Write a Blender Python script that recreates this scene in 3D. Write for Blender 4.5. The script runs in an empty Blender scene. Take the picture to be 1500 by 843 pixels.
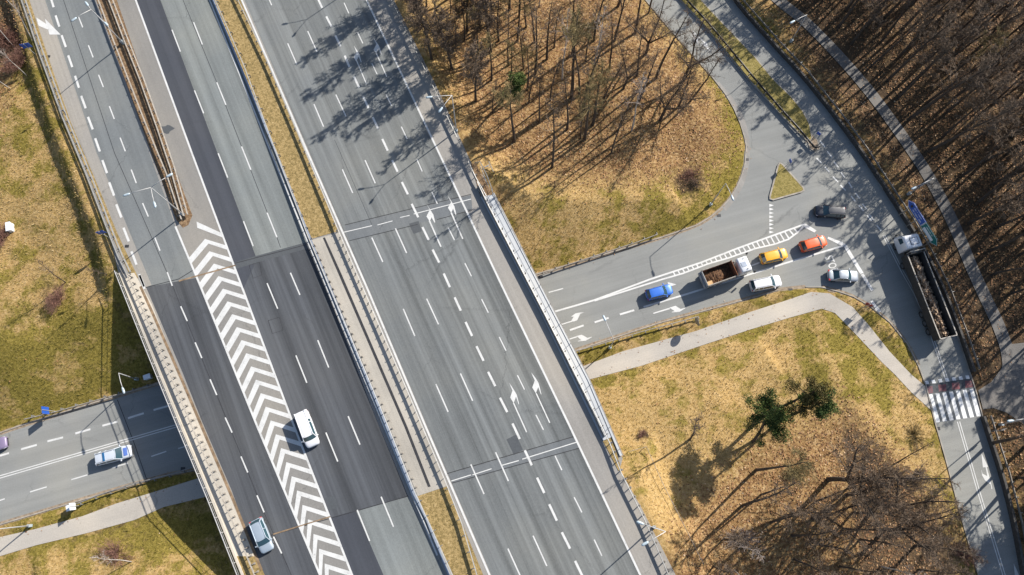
import bpy, bmesh, math, random
import numpy as np
from mathutils import Vector, Matrix, Euler
R = math.radians
random.seed(7); rng = np.random.default_rng(7)
sc = bpy.context.scene
col = sc.collection
# ------------------------------------------------------------------ camera
F = 1000.0; TILT = math.atan(262/1000.0); HC = 97.0; MZ = 6.5
cam_d = bpy.data.cameras.new("camera"); cam = bpy.data.objects.new("camera", cam_d); col.objects.link(cam)
cam_d.sensor_width = 36; cam_d.lens = 36*F/1500; cam_d.clip_end = 5000; cam_d.clip_start = 1
cam.location = (0, 0, HC); cam.rotation_euler = (TILT, 0, 0); sc.camera = cam
# ------------------------------------------------------------------ world and sun
SUN_AZ, SUN_EL = 41.0, 34.0
w = bpy.data.worlds.new("World"); sc.world = w; w.use_nodes = True
nt = w.node_tree; nt.nodes.clear()
sky = nt.nodes.new('ShaderNodeTexSky'); sky.sky_type = 'NISHITA'; sky.sun_disc = False
sky.sun_elevation = R(SUN_EL); sky.sun_rotation = R(90-SUN_AZ)
bg = nt.nodes.new('ShaderNodeBackground'); bg.inputs[1].default_value = 0.085
wo = nt.nodes.new('ShaderNodeOutputWorld'); nt.links.new(sky.outputs[0], bg.inputs[0]); nt.links.new(bg.outputs[0], wo.inputs[0])
sl = bpy.data.lights.new("sun", 'SUN'); sl.energy = 4.6; sl.angle = R(0.53); sl.color = (1.0, 0.95, 0.87)
so = bpy.data.objects.new("sun", sl); col.objects.link(so); so.rotation_euler = (R(90-SUN_EL), 0, R(SUN_AZ+90)); so.location = (60, 60, 90)
sc.view_settings.view_transform = 'Standard'; sc.view_settings.look = 'None'
sc.view_settings.exposure = 0.70; sc.view_settings.gamma = 1
sc.view_settings.use_curve_mapping = False
# ------------------------------------------------------------------ pixel -> world
def at(x, y, z=0.0):
    u = (x-750)/F; v = -(y-421.5)/F
    dx = u; dy = math.sin(TILT)+v*math.cos(TILT); dz = -math.cos(TILT)+v*math.sin(TILT)
    t = (z-HC)/dz
    return Vector((dx*t, dy*t, z))
def W(pts, z=0.0): return [at(p[0], p[1], z) for p in pts]
def ext(pts, a=45, b=45):
    p = [Vector(q) for q in pts]
    d0 = (p[0]-p[1]).normalized(); d1 = (p[-1]-p[-2]).normalized()
    r = list(p)
    if a: r = [p[0]+d0*a]+r
    if b: r = r+[p[-1]+d1*b]
    return r
# ------------------------------------------------------------------ materials
def newmat(name):
    m = bpy.data.materials.new(name); m.use_nodes = True
    n = m.node_tree; b = n.nodes['Principled BSDF']; return m, n, b
def N(n, t, **k):
    x = n.nodes.new(t)
    for a, v in k.items(): setattr(x, a, v)
    return x
def ramp(n, fac, stops):
    r = N(n, 'ShaderNodeValToRGB'); e = r.color_ramp.elements
    while len(e) < len(stops): e.new(0.5)
    for i, (p, c) in enumerate(stops): e[i].position = p; e[i].color = (*c, 1)
    n.links.new(fac, r.inputs[0]); return r.outputs[0]
def noise(n, vec, scale, detail=4, rough=0.6):
    x = N(n, 'ShaderNodeTexNoise'); x.inputs['Scale'].default_value = scale; x.inputs['Detail'].default_value = detail
    x.inputs['Roughness'].default_value = rough; n.links.new(vec, x.inputs['Vector']); return x.outputs[0]
def mapping(n, vec, rot=0, scale=(1, 1, 1)):
    a = N(n, 'ShaderNodeMapping'); a.inputs['Rotation'].default_value = (0, 0, rot); n.links.new(vec, a.inputs[0])
    b = N(n, 'ShaderNodeMapping'); b.inputs['Scale'].default_value = scale; n.links.new(a.outputs[0], b.inputs[0]); return b.outputs[0]
def mathn(n, op, a, b=None):
    x = N(n, 'ShaderNodeMath', operation=op)
    for i, v in enumerate((a, b)):
        if v is None: continue
        if isinstance(v, (int, float)): x.inputs[i].default_value = v
        else: n.links.new(v, x.inputs[i])
    return x.outputs[0]
def mixc(n, f, a, b, mode='MIX'):
    x = N(n, 'ShaderNodeMix', data_type='RGBA', blend_type=mode)
    for i, v in ((0, f), (6, a), (7, b)):
        if isinstance(v, (int, float)): x.inputs[i].default_value = v
        elif isinstance(v, tuple): x.inputs[i].default_value = (*v, 1)
        else: n.links.new(v, x.inputs[i])
    return x.outputs[2]
def maprange(n, v, a, b, c, d):
    x = N(n, 'ShaderNodeMapRange'); x.inputs[1].default_value = a; x.inputs[2].default_value = b
    x.inputs[3].default_value = c; x.inputs[4].default_value = d; n.links.new(v, x.inputs[0]); return x.outputs[0]
def bump(n, b, h, dist=0.03, strength=1.0):
    x = N(n, 'ShaderNodeBump'); x.inputs['Distance'].default_value = dist; x.inputs['Strength'].default_value = strength
    n.links.new(h, x.inputs['Height']); n.links.new(x.outputs[0], b.inputs['Normal'])
def plain(name, c, rough=0.6, metal=0.0, coat=0.0, var=0.15, vs=3.0, spec=None):
    m, n, b = newmat(name)
    tc = N(n, 'ShaderNodeTexCoord').outputs['Object']
    f = noise(n, tc, vs, 5)
    lo = tuple(x*(1-var) for x in c); hi = tuple(min(1, x*(1+var)) for x in c)
    n.links.new(ramp(n, f, [(0.3, lo), (0.7, hi)]), b.inputs['Base Color'])
    b.inputs['Roughness'].default_value = rough; b.inputs['Metallic'].default_value = metal
    b.inputs['Coat Weight'].default_value = coat
    if spec is not None: b.inputs['Specular IOR Level'].default_value = spec
    return m
def asphalt(name, c, tracks=0.12, az=-65.0, patch=0.12, grain=0.22, warm=0.0):
    m, n, b = newmat(name)
    tc = N(n, 'ShaderNodeTexCoord').outputs['Object']
    g = noise(n, tc, 7.0, 6, 0.8)
    big = noise(n, tc, 0.06, 4, 0.55)
    st = noise(n, mapping(n, tc, R(-az), (0.012, 0.85, 1)), 1.0, 3, 0.6)      # polished wheel tracks run along the lane
    st2 = noise(n, mapping(n, tc, R(-az), (0.05, 3.0, 1)), 1.0, 4, 0.7)
    v = mathn(n, 'ADD', maprange(n, g, 0.25, 0.75, 1-grain, 1+grain), maprange(n, big, 0.3, 0.7, -patch, patch))
    v = mathn(n, 'ADD', v, maprange(n, st, 0.35, 0.68, -tracks, tracks))
    v = mathn(n, 'ADD', v, maprange(n, st2, 0.3, 0.7, -tracks*0.35, tracks*0.35))
    cc = N(n, 'ShaderNodeVectorMath', operation='SCALE'); n.links.new(v, cc.inputs['Scale'])
    base = mixc(n, maprange(n, big, 0.45, 0.75, 0, 0.5+warm), c, (c[0]*1.12, c[1]*1.03, c[2]*0.88))
    n.links.new(base, cc.inputs[0])
    n.links.new(cc.outputs[0], b.inputs['Base Color'])
    # sealed cracks, oil drips and worn streaks
    wob = noise(n, tc, 0.7, 4, 0.6); wv = N(n, 'ShaderNodeVectorMath', operation='ADD'); sc_ = N(n, 'ShaderNodeVectorMath', operation='SCALE'); sc_.inputs['Scale'].default_value = 2.2
    cmb = N(n, 'ShaderNodeCombineXYZ'); n.links.new(wob, cmb.inputs[0]); n.links.new(g, cmb.inputs[1]); n.links.new(cmb.outputs[0], sc_.inputs[0]); n.links.new(tc, wv.inputs[0]); n.links.new(sc_.outputs[0], wv.inputs[1])
    vo = N(n, 'ShaderNodeTexVoronoi', feature='DISTANCE_TO_EDGE'); vo.inputs['Scale'].default_value = 0.085; n.links.new(wv.outputs[0], vo.inputs['Vector'])
    crack = maprange(n, vo.outputs['Distance'], 0.0, 0.006, 1, 0); gate = maprange(n, noise(n, tc, 0.09, 2), 0.5, 0.58, 0, 0.45)
    oil = maprange(n, noise(n, mapping(n, tc, R(-az), (0.22, 0.9, 1)), 1.0, 5, 0.75), 0.66, 0.78, 0, 0.30)
    dk = mathn(n, 'MAXIMUM', mathn(n, 'MULTIPLY', crack, gate), oil)
    fin = mixc(n, dk, cc.outputs[0], (0.035, 0.036, 0.038))
    n.links.new(fin, b.inputs['Base Color'])
    b.inputs['Roughness'].default_value = 0.88; b.inputs['Specular IOR Level'].default_value = 0.25
    bump(n, b, g, 0.01, 0.5)
    return m
def paintmat(name, c, under, wear=0.38):
    m, n, b = newmat(name)
    tc = N(n, 'ShaderNodeTexCoord').outputs['Object']
    f = noise(n, tc, 9.0, 6, 0.85); f2 = noise(n, tc, 0.9, 3)
    k = mathn(n, 'ADD', f, mathn(n, 'MULTIPLY', f2, 0.5))
    n.links.new(ramp(n, k, [(wear, under), (wear+0.16, tuple(x*0.85 for x in c)), (0.9, c)]), b.inputs['Base Color'])
    b.inputs['Roughness'].default_value = 0.6
    return m
M = {}
M['asph_main'] = asphalt('asphalt_grey', (0.158, 0.167, 0.168), 0.28)
M['asph_slip'] = asphalt('asphalt_slip_lane', (0.172, 0.184, 0.188), 0.10)
M['asph_green'] = asphalt('asphalt_pale', (0.188, 0.202, 0.199), 0.16)
M['asph_dark'] = asphalt('asphalt_new_dark', (0.062, 0.067, 0.080), 0.11, grain=0.15)
M['asph_bridge'] = asphalt('asphalt_bridge_dark', (0.078, 0.083, 0.092), 0.30, grain=0.15)
M['asph_shoulder'] = asphalt('asphalt_shoulder', (0.285, 0.27, 0.25), 0.10)
M['asph_zone'] = asphalt('asphalt_hatched_zone', (0.235, 0.225, 0.21), 0.05)
M['asph_low'] = asphalt('asphalt_lower_road', (0.25, 0.253, 0.243), 0.07, az=17, patch=0.14, warm=0.2)
M['asph_patch'] = asphalt('asphalt_patch', (0.085, 0.092, 0.10), 0.03)
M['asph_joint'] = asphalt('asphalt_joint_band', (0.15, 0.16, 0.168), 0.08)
M['seam'] = plain('bitumen_seam', (0.03, 0.03, 0.033), 0.6, var=0.4)
M['rust_seam'] = plain('dirty_joint', (0.22, 0.15, 0.09), 0.9, var=0.5, vs=1.5)
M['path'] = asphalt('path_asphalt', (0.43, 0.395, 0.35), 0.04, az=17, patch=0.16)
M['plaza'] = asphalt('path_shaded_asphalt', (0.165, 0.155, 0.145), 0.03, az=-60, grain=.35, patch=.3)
M['concrete'] = asphalt('bridge_concrete', (0.45, 0.415, 0.36), 0.08, grain=0.22, patch=0.28)
M['walkway'] = asphalt('walkway_concrete', (0.50, 0.52, 0.54), 0.05, grain=0.10, patch=0.12)
M['kerb'] = plain('kerb_stone', (0.33, 0.295, 0.25), 0.9, var=0.3, vs=1.2)
M['dirt'] = plain('roadside_grit', (0.27, 0.21, 0.15), 0.95, var=0.45, vs=2.5)
M['white'] = paintmat('white_marking', (0.66, 0.655, 0.635), (0.26, 0.26, 0.25), 0.50)
M['white_worn'] = paintmat('worn_white_marking', (0.72, 0.71, 0.68), (0.25, 0.25, 0.245), 0.52)
M['red_paint'] = paintmat('worn_red_marking', (0.22, 0.04, 0.05), (0.10, 0.075, 0.085), 0.64)
M['steel'] = plain('galvanised_steel', (0.25, 0.25, 0.245), 0.5, 0.35, var=0.2)
M['steel_dull'] = plain('weathered_steel', (0.27, 0.245, 0.215), 0.75, 0.1, var=0.35)
M['rail_white'] = plain('pale_painted_rail', (0.5, 0.49, 0.48), 0.5, 0.1, var=0.1)
M['rail_blue'] = plain('blue_grey_beam', (0.30, 0.34, 0.41), 0.5, 0.2, var=0.12)
M['lamp_grey'] = plain('lamp_steel', (0.42, 0.42, 0.42), 0.45, 0.2, var=0.06)
M['lamp_head'] = plain('lamp_housing', (0.42, 0.5, 0.55), 0.4, 0.1, var=0.1)
M['lamp_lens'] = plain('lamp_lens', (0.5, 0.55, 0.55), 0.2, var=0.05)
M['tyre'] = plain('tyre_rubber', (0.02, 0.02, 0.02), 0.8)
M['rim'] = plain('wheel_rim', (0.16, 0.16, 0.165), 0.4, 0.5)
M['black'] = plain('black_plastic', (0.025, 0.025, 0.027), 0.5)
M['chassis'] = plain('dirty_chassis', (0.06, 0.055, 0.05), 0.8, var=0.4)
M['lens_white'] = plain('headlight_lens', (0.75, 0.77, 0.8), 0.15, var=0.03)
M['lens_red'] = plain('tail_light_lens', (0.6, 0.03, 0.02), 0.2, var=0.03)
m, n, b = newmat('car_glass'); M['glass'] = m
b.inputs['Base Color'].default_value = (0.03, 0.07, 0.09, 1); b.inputs['Roughness'].default_value = 0.06; b.inputs['Coat Weight'].default_value = 0.6
def carpaint(name, c, metal=0.15):
    m, n, b = newmat(name)
    tc = N(n, 'ShaderNodeTexCoord').outputs['Object']; f = noise(n, tc, 2.2, 4)
    n.links.new(ramp(n, f, [(0.3, tuple(x*0.93 for x in c)), (0.7, c)]), b.inputs['Base Color'])
    b.inputs['Roughness'].default_value = 0.42; b.inputs['Metallic'].default_value = metal
    b.inputs['Coat Weight'].default_value = 0.8; b.inputs['Coat Roughness'].default_value = 0.06
    return m
M['bark'] = plain('dark_bark', (0.075, 0.058, 0.045), 0.95, var=0.45, vs=2.0)
M['bark_grey'] = plain('grey_bark', (0.16, 0.14, 0.12), 0.95, var=0.4, vs=2.0)
M['twig'] = plain('brown_twigs', (0.16, 0.115, 0.08), 0.95, var=0.3)
M['twig_olive'] = plain('olive_twigs', (0.21, 0.16, 0.07), 0.95, var=0.3)
M['twig_red'] = plain('reddish_twigs', (0.22, 0.115, 0.085), 0.95, var=0.35)
M['birch'] = plain('birch_bark', (0.46, 0.42, 0.38), 0.85, var=0.5, vs=1.6)
M['birch_twig'] = plain('pale_birch_twigs', (0.34, 0.28, 0.24), 0.9, var=0.3)
def leafmat(name, lo, hi):
    m, n, b = newmat(name)
    a = N(n, 'ShaderNodeAttribute', attribute_name='tone')
    n.links.new(ramp(n, a.outputs['Fac'], [(0.0, lo), (1.0, hi)]), b.inputs['Base Color'])
    b.inputs['Roughness'].default_value = 0.8; b.inputs['Specular IOR Level'].default_value = 0.2
    return m
M['needles'] = leafmat('pine_needles', (0.02, 0.042, 0.012), (0.13, 0.17, 0.045))
M['needles_olive'] = leafmat('sparse_olive_needles', (0.07, 0.058, 0.02), (0.15, 0.12, 0.04))
m, n, b = newmat('leaf_litter_specks'); M['leafspeck'] = m
a = N(n, 'ShaderNodeAttribute', attribute_name='tone')
n.links.new(ramp(n, a.outputs['Fac'], [(0, (0.07, 0.035, 0.02)), (0.35, (0.26, 0.12, 0.045)), (0.7, (0.42, 0.24, 0.11)), (1, (0.62, 0.47, 0.32))]), b.inputs['Base Color']); b.inputs['Roughness'].default_value = 0.8
m, n, b = newmat('grass_blades'); M['grassblade'] = m
a = N(n, 'ShaderNodeAttribute', attribute_name='tone')
n.links.new(ramp(n, a.outputs['Fac'], [(0, (0.11, 0.10, 0.02)), (0.35, (0.28, 0.205, 0.05)), (0.6, (0.42, 0.30, 0.13)), (1, (0.66, 0.51, 0.30))]), b.inputs['Base Color']); b.inputs['Roughness'].default_value = 0.8
def groundmat():
    m, n, b = newmat('verge_ground')
    tc = N(n, 'ShaderNodeTexCoord').outputs['Object']
    at_ = N(n, 'ShaderNodeAttribute', attribute_name='zone'); sp = N(n, 'ShaderNodeSeparateColor'); n.links.new(at_.outputs['Color'], sp.inputs[0])
    f = noise(n, tc, 2.6, 8, 0.82); f2 = noise(n, tc, 0.28, 5, 0.65); f3 = noise(n, tc, 1.1, 5, 0.7)
    vo = N(n, 'ShaderNodeTexVoronoi'); vo.inputs['Scale'].default_value = 3.6; n.links.new(tc, vo.inputs['Vector'])
    vs = N(n, 'ShaderNodeSeparateColor'); n.links.new(vo.outputs['Color'], vs.inputs[0])
    dry = ramp(n, f, [(0.32, (0.21, 0.135, 0.05)), (0.45, (0.41, 0.27, 0.105)), (0.56, (0.52, 0.36, 0.165)), (0.70, (0.66, 0.49, 0.27))])
    grn = ramp(n, f, [(0.33, (0.085, 0.070, 0.018)), (0.48, (0.22, 0.175, 0.038)), (0.6, (0.32, 0.25, 0.065)), (0.72, (0.45, 0.36, 0.12))])
    lit = ramp(n, mathn(n, 'ADD', mathn(n, 'MULTIPLY', vs.outputs[0], 0.28), mathn(n, 'ADD', mathn(n, 'MULTIPLY', f, 0.7), mathn(n, 'MULTIPLY', f2, 0.22))),
               [(0.28, (0.08, 0.045, 0.022)), (0.5, (0.22, 0.125, 0.055)), (0.68, (0.38, 0.24, 0.11)), (0.85, (0.56, 0.41, 0.23))])
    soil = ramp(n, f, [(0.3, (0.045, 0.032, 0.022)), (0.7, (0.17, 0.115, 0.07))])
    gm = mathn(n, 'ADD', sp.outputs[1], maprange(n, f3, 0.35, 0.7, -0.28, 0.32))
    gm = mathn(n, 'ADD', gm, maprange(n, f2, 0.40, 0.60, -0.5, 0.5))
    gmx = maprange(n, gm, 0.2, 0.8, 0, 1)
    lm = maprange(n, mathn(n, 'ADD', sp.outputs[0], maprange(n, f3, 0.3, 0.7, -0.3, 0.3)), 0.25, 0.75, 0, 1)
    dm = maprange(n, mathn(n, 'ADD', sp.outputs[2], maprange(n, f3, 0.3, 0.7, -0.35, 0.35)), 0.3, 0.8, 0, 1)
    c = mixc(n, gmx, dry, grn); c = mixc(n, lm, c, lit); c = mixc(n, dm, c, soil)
    f4 = noise(n, tc, 0.11, 4, 0.6); c = mixc(n, 1.0, c, ramp(n, f4, [(0.35, (0.80, 0.80, 0.78)), (0.62, (1.0, 0.98, 0.95))]), 'MULTIPLY')
    n.links.new(c, b.inputs['Base Color']); b.inputs['Roughness'].default_value = 0.95; b.inputs['Specular IOR Level'].default_value = 0.1
    bump(n, b, f, 0.22, 0.8)
    return m
M['ground'] = groundmat()
M['median'] = (lambda: None)
def simpleground(name, stops):
    m, n, b = newmat(name)
    tc = N(n, 'ShaderNodeTexCoord').outputs['Object']; f = noise(n, tc, 3.0, 8, 0.8)
    n.links.new(ramp(n, f, stops), b.inputs['Base Color']); b.inputs['Roughness'].default_value = 0.95
    bump(n, b, f, 0.15, 0.8); return m
M['median'] = simpleground('median_grass', [(0.34, (0.10, 0.075, 0.028)), (0.46, (0.24, 0.17, 0.06)), (0.58, (0.40, 0.28, 0.12)), (0.72, (0.55, 0.43, 0.24))])
M['brush'] = simpleground('brown_median_litter', [(0.32, (0.05, 0.03, 0.02)), (0.5, (0.20, 0.12, 0.06)), (0.7, (0.42, 0.30, 0.18))])
M['island'] = simpleground('island_grass', [(0.32, (0.09, 0.08, 0.02)), (0.5, (0.24, 0.19, 0.05)), (0.7, (0.42, 0.33, 0.14))])
# ------------------------------------------------------------------ mesh helpers
class MB:
    def __init__(s): s.v = []; s.f = []
    def poly(s, pts):
        b = len(s.v); s.v += [tuple(p) for p in pts]; s.f.append(tuple(range(b, b+len(pts))))
    def box(s, c, d, M4=None, taper=1.0):
        b = len(s.v); x, y, z = d[0]/2, d[1]/2, d[2]/2
        for sz in (-1, 1):
            t = taper if sz > 0 else 1.0
            for sx, sy in ((-1, -1), (1, -1), (1, 1), (-1, 1)):
                p = Vector((c[0]+sx*x*t, c[1]+sy*y*t, c[2]+sz*z)); s.v.append(tuple(M4 @ p if M4 else p))
        s.f += [(b, b+3, b+2, b+1), (b+4, b+5, b+6, b+7)]+[(b+i, b+(i+1) % 4, b+4+(i+1) % 4, b+4+i) for i in range(4)]
    def tube(s, pts, rads, n=6, cap=True):
        pts = [Vector(p) for p in pts]; b = len(s.v); k = len(pts)
        for i, p in enumerate(pts):
            d = (pts[min(i+1, k-1)]-pts[max(i-1, 0)]).normalized()
            u = d.cross(Vector((0, 0, 1)) if abs(d.z) < 0.9 else Vector((1, 0, 0))).normalized(); v = d.cross(u)
            r = rads[i] if hasattr(rads, '__len__') else rads
            for j in range(n):
                a = 2*math.pi*j/n; s.v.append(tuple(p+u*math.cos(a)*r+v*math.sin(a)*r))
        for i in range(k-1):
            for j in range(n):
                s.f.append((b+i*n+j, b+i*n+(j+1) % n, b+(i+1)*n+(j+1) % n, b+(i+1)*n+j))
        if cap: s.f.append(tuple(b+j for j in range(n))[::-1]); s.f.append(tuple(b+(k-1)*n+j for j in range(n)))
    def loft(s, rings, closed=True, cap=True):
        b = len(s.v); n = len(rings[0])
        for r in rings: s.v += [tuple(p) for p in r]
        for i in range(len(rings)-1):
            for j in range(n if closed else n-1):
                s.f.append((b+i*n+j, b+i*n+(j+1) % n, b+(i+1)*n+(j+1) % n, b+(i+1)*n+j))
        if cap:
            s.f.append(tuple(b+j for j in range(n))[::-1]); s.f.append(tuple(b+(len(rings)-1)*n+j for j in range(n)))
    def ribbon(s, pts, wd, z=None, off=0.0):
        pts = [Vector(p) for p in pts]; L = []; Rr = []
        for i, p in enumerate(pts):
            d = (pts[min(i+1, len(pts)-1)]-pts[max(i-1, 0)]); d.z = 0; d.normalize(); nn = Vector((-d.y, d.x, 0))
            zz = p.z if z is None else z
            a = p+nn*(off+wd/2); c = p+nn*(off-wd/2); a.z = c.z = zz; L.append(a); Rr.append(c)
        for i in range(len(pts)-1): s.poly([L[i], L[i+1], Rr[i+1], Rr[i]][::-1])
    def wall(s, pts, wd, z0, z1, off=0.0):       # extruded box section along a polyline; z0,z1 relative to point z
        pts = [Vector(p) for p in pts]; rings = []
        for i, p in enumerate(pts):
            d = (pts[min(i+1, len(pts)-1)]-pts[max(i-1, 0)]); d.z = 0; d.normalize(); nn = Vector((-d.y, d.x, 0))
            a = p+nn*(off+wd/2); c = p+nn*(off-wd/2)
            rings.append([Vector((a.x, a.y, p.z+z0)), Vector((c.x, c.y, p.z+z0)), Vector((c.x, c.y, p.z+z1)), Vector((a.x, a.y, p.z+z1))])
        s.loft(rings)
    def mesh(s, name, mat, smooth=False):
        me = bpy.data.meshes.new(name); me.from_pydata(s.v, [], s.f); me.update()
        if mat is not None: me.materials.append(M[mat] if isinstance(mat, str) else mat)
        if smooth: me.shade_smooth()
        return me
    def build(s, name, mat, parent=None, smooth=False, kind=None):
        o = bpy.data.objects.new(name, s.mesh(name, mat, smooth)); col.objects.link(o)
        if parent: o.parent = parent
        if kind: o['kind'] = kind
        return o
def tag(o, label=None, cat=None, group=None, kind=None):
    if label: o['label'] = label
    if cat: o['category'] = cat
    if group: o['group'] = group
    if kind: o['kind'] = kind
    return o
def empty(name, loc, rz=0, label=None, cat=None, group=None):
    o = bpy.data.objects.new(name, None); col.objects.link(o); o.location = loc; o.rotation_euler = (0, 0, rz); o.empty_display_size = 0.3
    return tag(o, label, cat, group)
def dup(root, loc, rz=0, label=None, group=None, scale=None, rot=None):
    kids = {}
    def cp(o, parent):
        c = o.copy(); col.objects.link(c); c.parent = parent
        for ch in list(o.children): cp(ch, c)
        return c
    r = cp(root, None); r.location = loc; r.rotation_euler = rot if rot else (0, 0, rz)
    if scale: r.scale = scale
    if label: r['label'] = label
    if group: r['group'] = group
    return r
def densify(pts, step):
    out = []
    for a, b in zip(pts[:-1], pts[1:]):
        a = Vector(a); b = Vector(b); k = max(1, int((b-a).length/step))
        for i in range(k): out.append(a.lerp(b, i/k))
    out.append(Vector(pts[-1])); return out
def smoothline(pts, it=2):
    p = [Vector(q) for q in pts]
    for _ in range(it):
        q = [p[0]]
        for a, b in zip(p[:-1], p[1:]): q += [a*0.75+b*0.25, a*0.25+b*0.75]
        q.append(p[-1]); p = q
    return p
def walk(pts, step, start=0.0):
    out = []; acc = start; 
    for a, b in zip(pts[:-1], pts[1:]):
        L = (b-a).length
        if L < 1e-6: continue
        while acc <= L:
            out.append((a.lerp(b, acc/L), (b-a).normalized())); acc += step
        acc -= L
    return out
# ------------------------------------------------------------------ outlines (pixel coordinates)
MOT_L = [(33, 0), (60, 80), (95, 178), (130, 262), (160, 340), (173, 398), (222, 520), (263, 618), (310, 731), (355, 843)]
MOT_R = [(577, 0), (640, 128), (690, 238), (712, 262), (722, 290), (800, 440), (862, 560), (898, 636), (912, 672), (908, 688), (940, 745), (990, 843)]
LOW = [(-60, 655), (0, 634.5), (26.7, 625), (236, 560), (784, 402.7), (966.7, 349), (1020, 330.7), (1041, 318), (1054.7, 306.7), (1068, 292), (1078.7, 274.7), (1087, 255), (1091, 240), (1093, 215), (1090, 200), (1084, 181), (1075, 160), (1063, 139), (1042, 112), (1020, 88), (967, 27), (945, 0), (890, -62),
       (1018, -65), (1073, 0), (1133, 69), (1173, 111), (1220, 171), (1260, 225), (1287, 267), (1327, 328), (1350, 370), (1377, 425), (1401, 488), (1424, 557), (1431, 579), (1441, 618), (1465, 693), (1484, 767), (1497, 843), (1520, 960),
       (1462, 960), (1433, 843), (1417, 791), (1401, 733), (1383, 666), (1369, 618), (1356, 565), (1345, 536), (1329, 504), (1303, 472), (1273, 448), (1250, 435), (1233, 429), (1204, 421), (1180, 421), (1140, 425), (1100, 437), (967, 473), (840, 515), (289, 688), (232, 699), (0, 768.7), (-60, 787)]
PATH1 = [(-60, 808), (0, 787), (53, 775), (120, 756.7), (170, 738), (232, 719), (293, 700), (849, 538.7), (913, 514.7), (1020, 485), (1100, 457), (1153, 440), (1188, 428), (1215, 430), (1249, 450), (1273, 477), (1303, 515), (1335, 549), (1358, 568),
         (1368, 605), (1335, 575), (1310, 548), (1292, 531), (1247, 483), (1223, 458.7), (1204, 452.5), (1153, 466.7), (1100, 482.7), (1020, 509), (940, 536), (860, 557), (306, 727), (240, 743), (197, 762), (128, 781), (53, 799), (0, 815), (-60, 830)]
PC = [(1090, -52), (1117, -22), (1145, 5), (1177, 29), (1212, 64), (1244, 99), (1273, 133), (1305, 176), (1335, 219), (1356, 251), (1383, 299), (1404, 344), (1425, 397), (1449, 448), (1463, 477), (1478, 520), (1478, 560)]
PLAZA = [(1433, 572), (1452, 560), (1467, 540), (1476, 505), (1520, 500), (1560, 520), (1560, 640), (1500, 622), (1475, 605), (1455, 598), (1440, 600)]
def inpoly(X, Y, P):
    c = np.zeros(X.shape, bool); n_ = len(P)
    for i in range(n_):
        x0, y0 = P[i][0], P[i][1]; x1, y1 = P[i-1][0], P[i-1][1]
        if y0 == y1: continue
        t = ((y0 > Y) != (y1 > Y)) & (X < (x1-x0)*(Y-y0)/(y1-y0)+x0); c ^= t
    return c
def distpl(X, Y, P, closed=True):
    d = np.full(X.shape, 1e9); n_ = len(P)
    for i in range(0 if closed else 1, n_):
        a = P[i-1]; b = P[i]; vx, vy = b[0]-a[0], b[1]-a[1]; L2 = vx*vx+vy*vy+1e-9
        t = np.clip(((X-a[0])*vx+(Y-a[1])*vy)/L2, 0, 1)
        d = np.minimum(d, np.hypot(X-a[0]-t*vx, Y-a[1]-t*vy))
    return d
mot_l = ext(W(MOT_L, MZ), 300, 200); mot_r = ext(W(MOT_R, MZ), 300, 200)
MOTW = [tuple(p)[:2] for p in mot_l]+[tuple(p)[:2] for p in mot_r[::-1]]
LOWW = [tuple(p)[:2] for p in W(LOW)]
P1W = [tuple(p)[:2] for p in W(PATH1)]; PLW = [tuple(p)[:2] for p in W(PLAZA)]
PCW = [tuple(p)[:2] for p in W(PC)]
def vnoise(X, Y, s, seed):
    r = np.random.default_rng(seed); G = r.random((64, 64)); x = X/s+1000.0; y = Y/s+1000.0
    i = np.floor(x).astype(int); j = np.floor(y).astype(int); fx = x-i; fy = y-j; fx = fx*fx*(3-2*fx); fy = fy*fy*(3-2*fy)
    g = lambda a, b_: G[a % 64, b_ % 64]
    return (g(i, j)*(1-fx)+g(i+1, j)*fx)*(1-fy)+(g(i, j+1)*(1-fx)+g(i+1, j+1)*fx)*fy-0.5
def fields(X, Y):
    dl = np.minimum(distpl(X, Y, LOWW), np.minimum(distpl(X, Y, P1W), distpl(X, Y, PLW)))
    ins = inpoly(X, Y, LOWW) | inpoly(X, Y, P1W) | inpoly(X, Y, PLW); dl = np.where(ins, 0, dl)
    dpc = np.maximum(distpl(X, Y, PCW, False)-1.2, 0); dl = np.minimum(dl, dpc)
    dm = distpl(X, Y, MOTW); dm = np.where(inpoly(X, Y, MOTW), 0, dm)
    return dl, dm
def height(X, Y):
    X = np.asarray(X, float); Y = np.asarray(Y, float); dl, dm = fields(X, Y)
    left = X < -30-0.46*(Y-0)
    nz = vnoise(X, Y, 9, 1)*0.9+vnoise(X, Y, 3.1, 2)*0.28+vnoise(X, Y, 1.3, 3)*0.10
    eL = 6.42-1.7*np.clip((dm-1.9)/1.6, 0, 1)-0.06*np.maximum(dm-3.5, 0)
    eR = 6.42-0.55*np.clip(dm-0.8, 0, 5)-0.10*np.maximum(dm-5.8, 0)
    e = np.where(left, eL, eR); nat = 1.3
    z = np.maximum(e, nat)+nz*np.clip(dm/4, 0, 1)
    cut = -0.06+0.16*np.clip(dl/0.5, 0, 1)+0.42*np.maximum(dl-0.9, 0)*np.where(dm > 26, 0.45, 1.0)
    z = np.minimum(z, cut+nz*0.35*np.clip((dl-1)/3, 0, 1))
    far = np.hypot(X, Y-30); k = np.clip((far-140)/100, 0, 1)
    return np.where(dm <= 0, np.minimum(z, 6.3), z*(1-k)+np.where(dl > 3, 2.0, z)*k)
def axis(lo, hi, step, far):
    a = list(np.arange(lo, hi+1e-6, step)); s = step; p = hi
    while p < far: s *= 1.25; p += s; a.append(p)
    s = step; p = lo
    while p > -far: s *= 1.25; p -= s; a.insert(0, p)
    return np.array(a)
gx = axis(-84, 84, 0.5, 2500); gy = axis(-24, 80, 0.5, 2500)
GX, GY = np.meshgrid(gx, gy); GZ = height(GX.ravel(), GY.ravel()).reshape(GX.shape)
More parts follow.
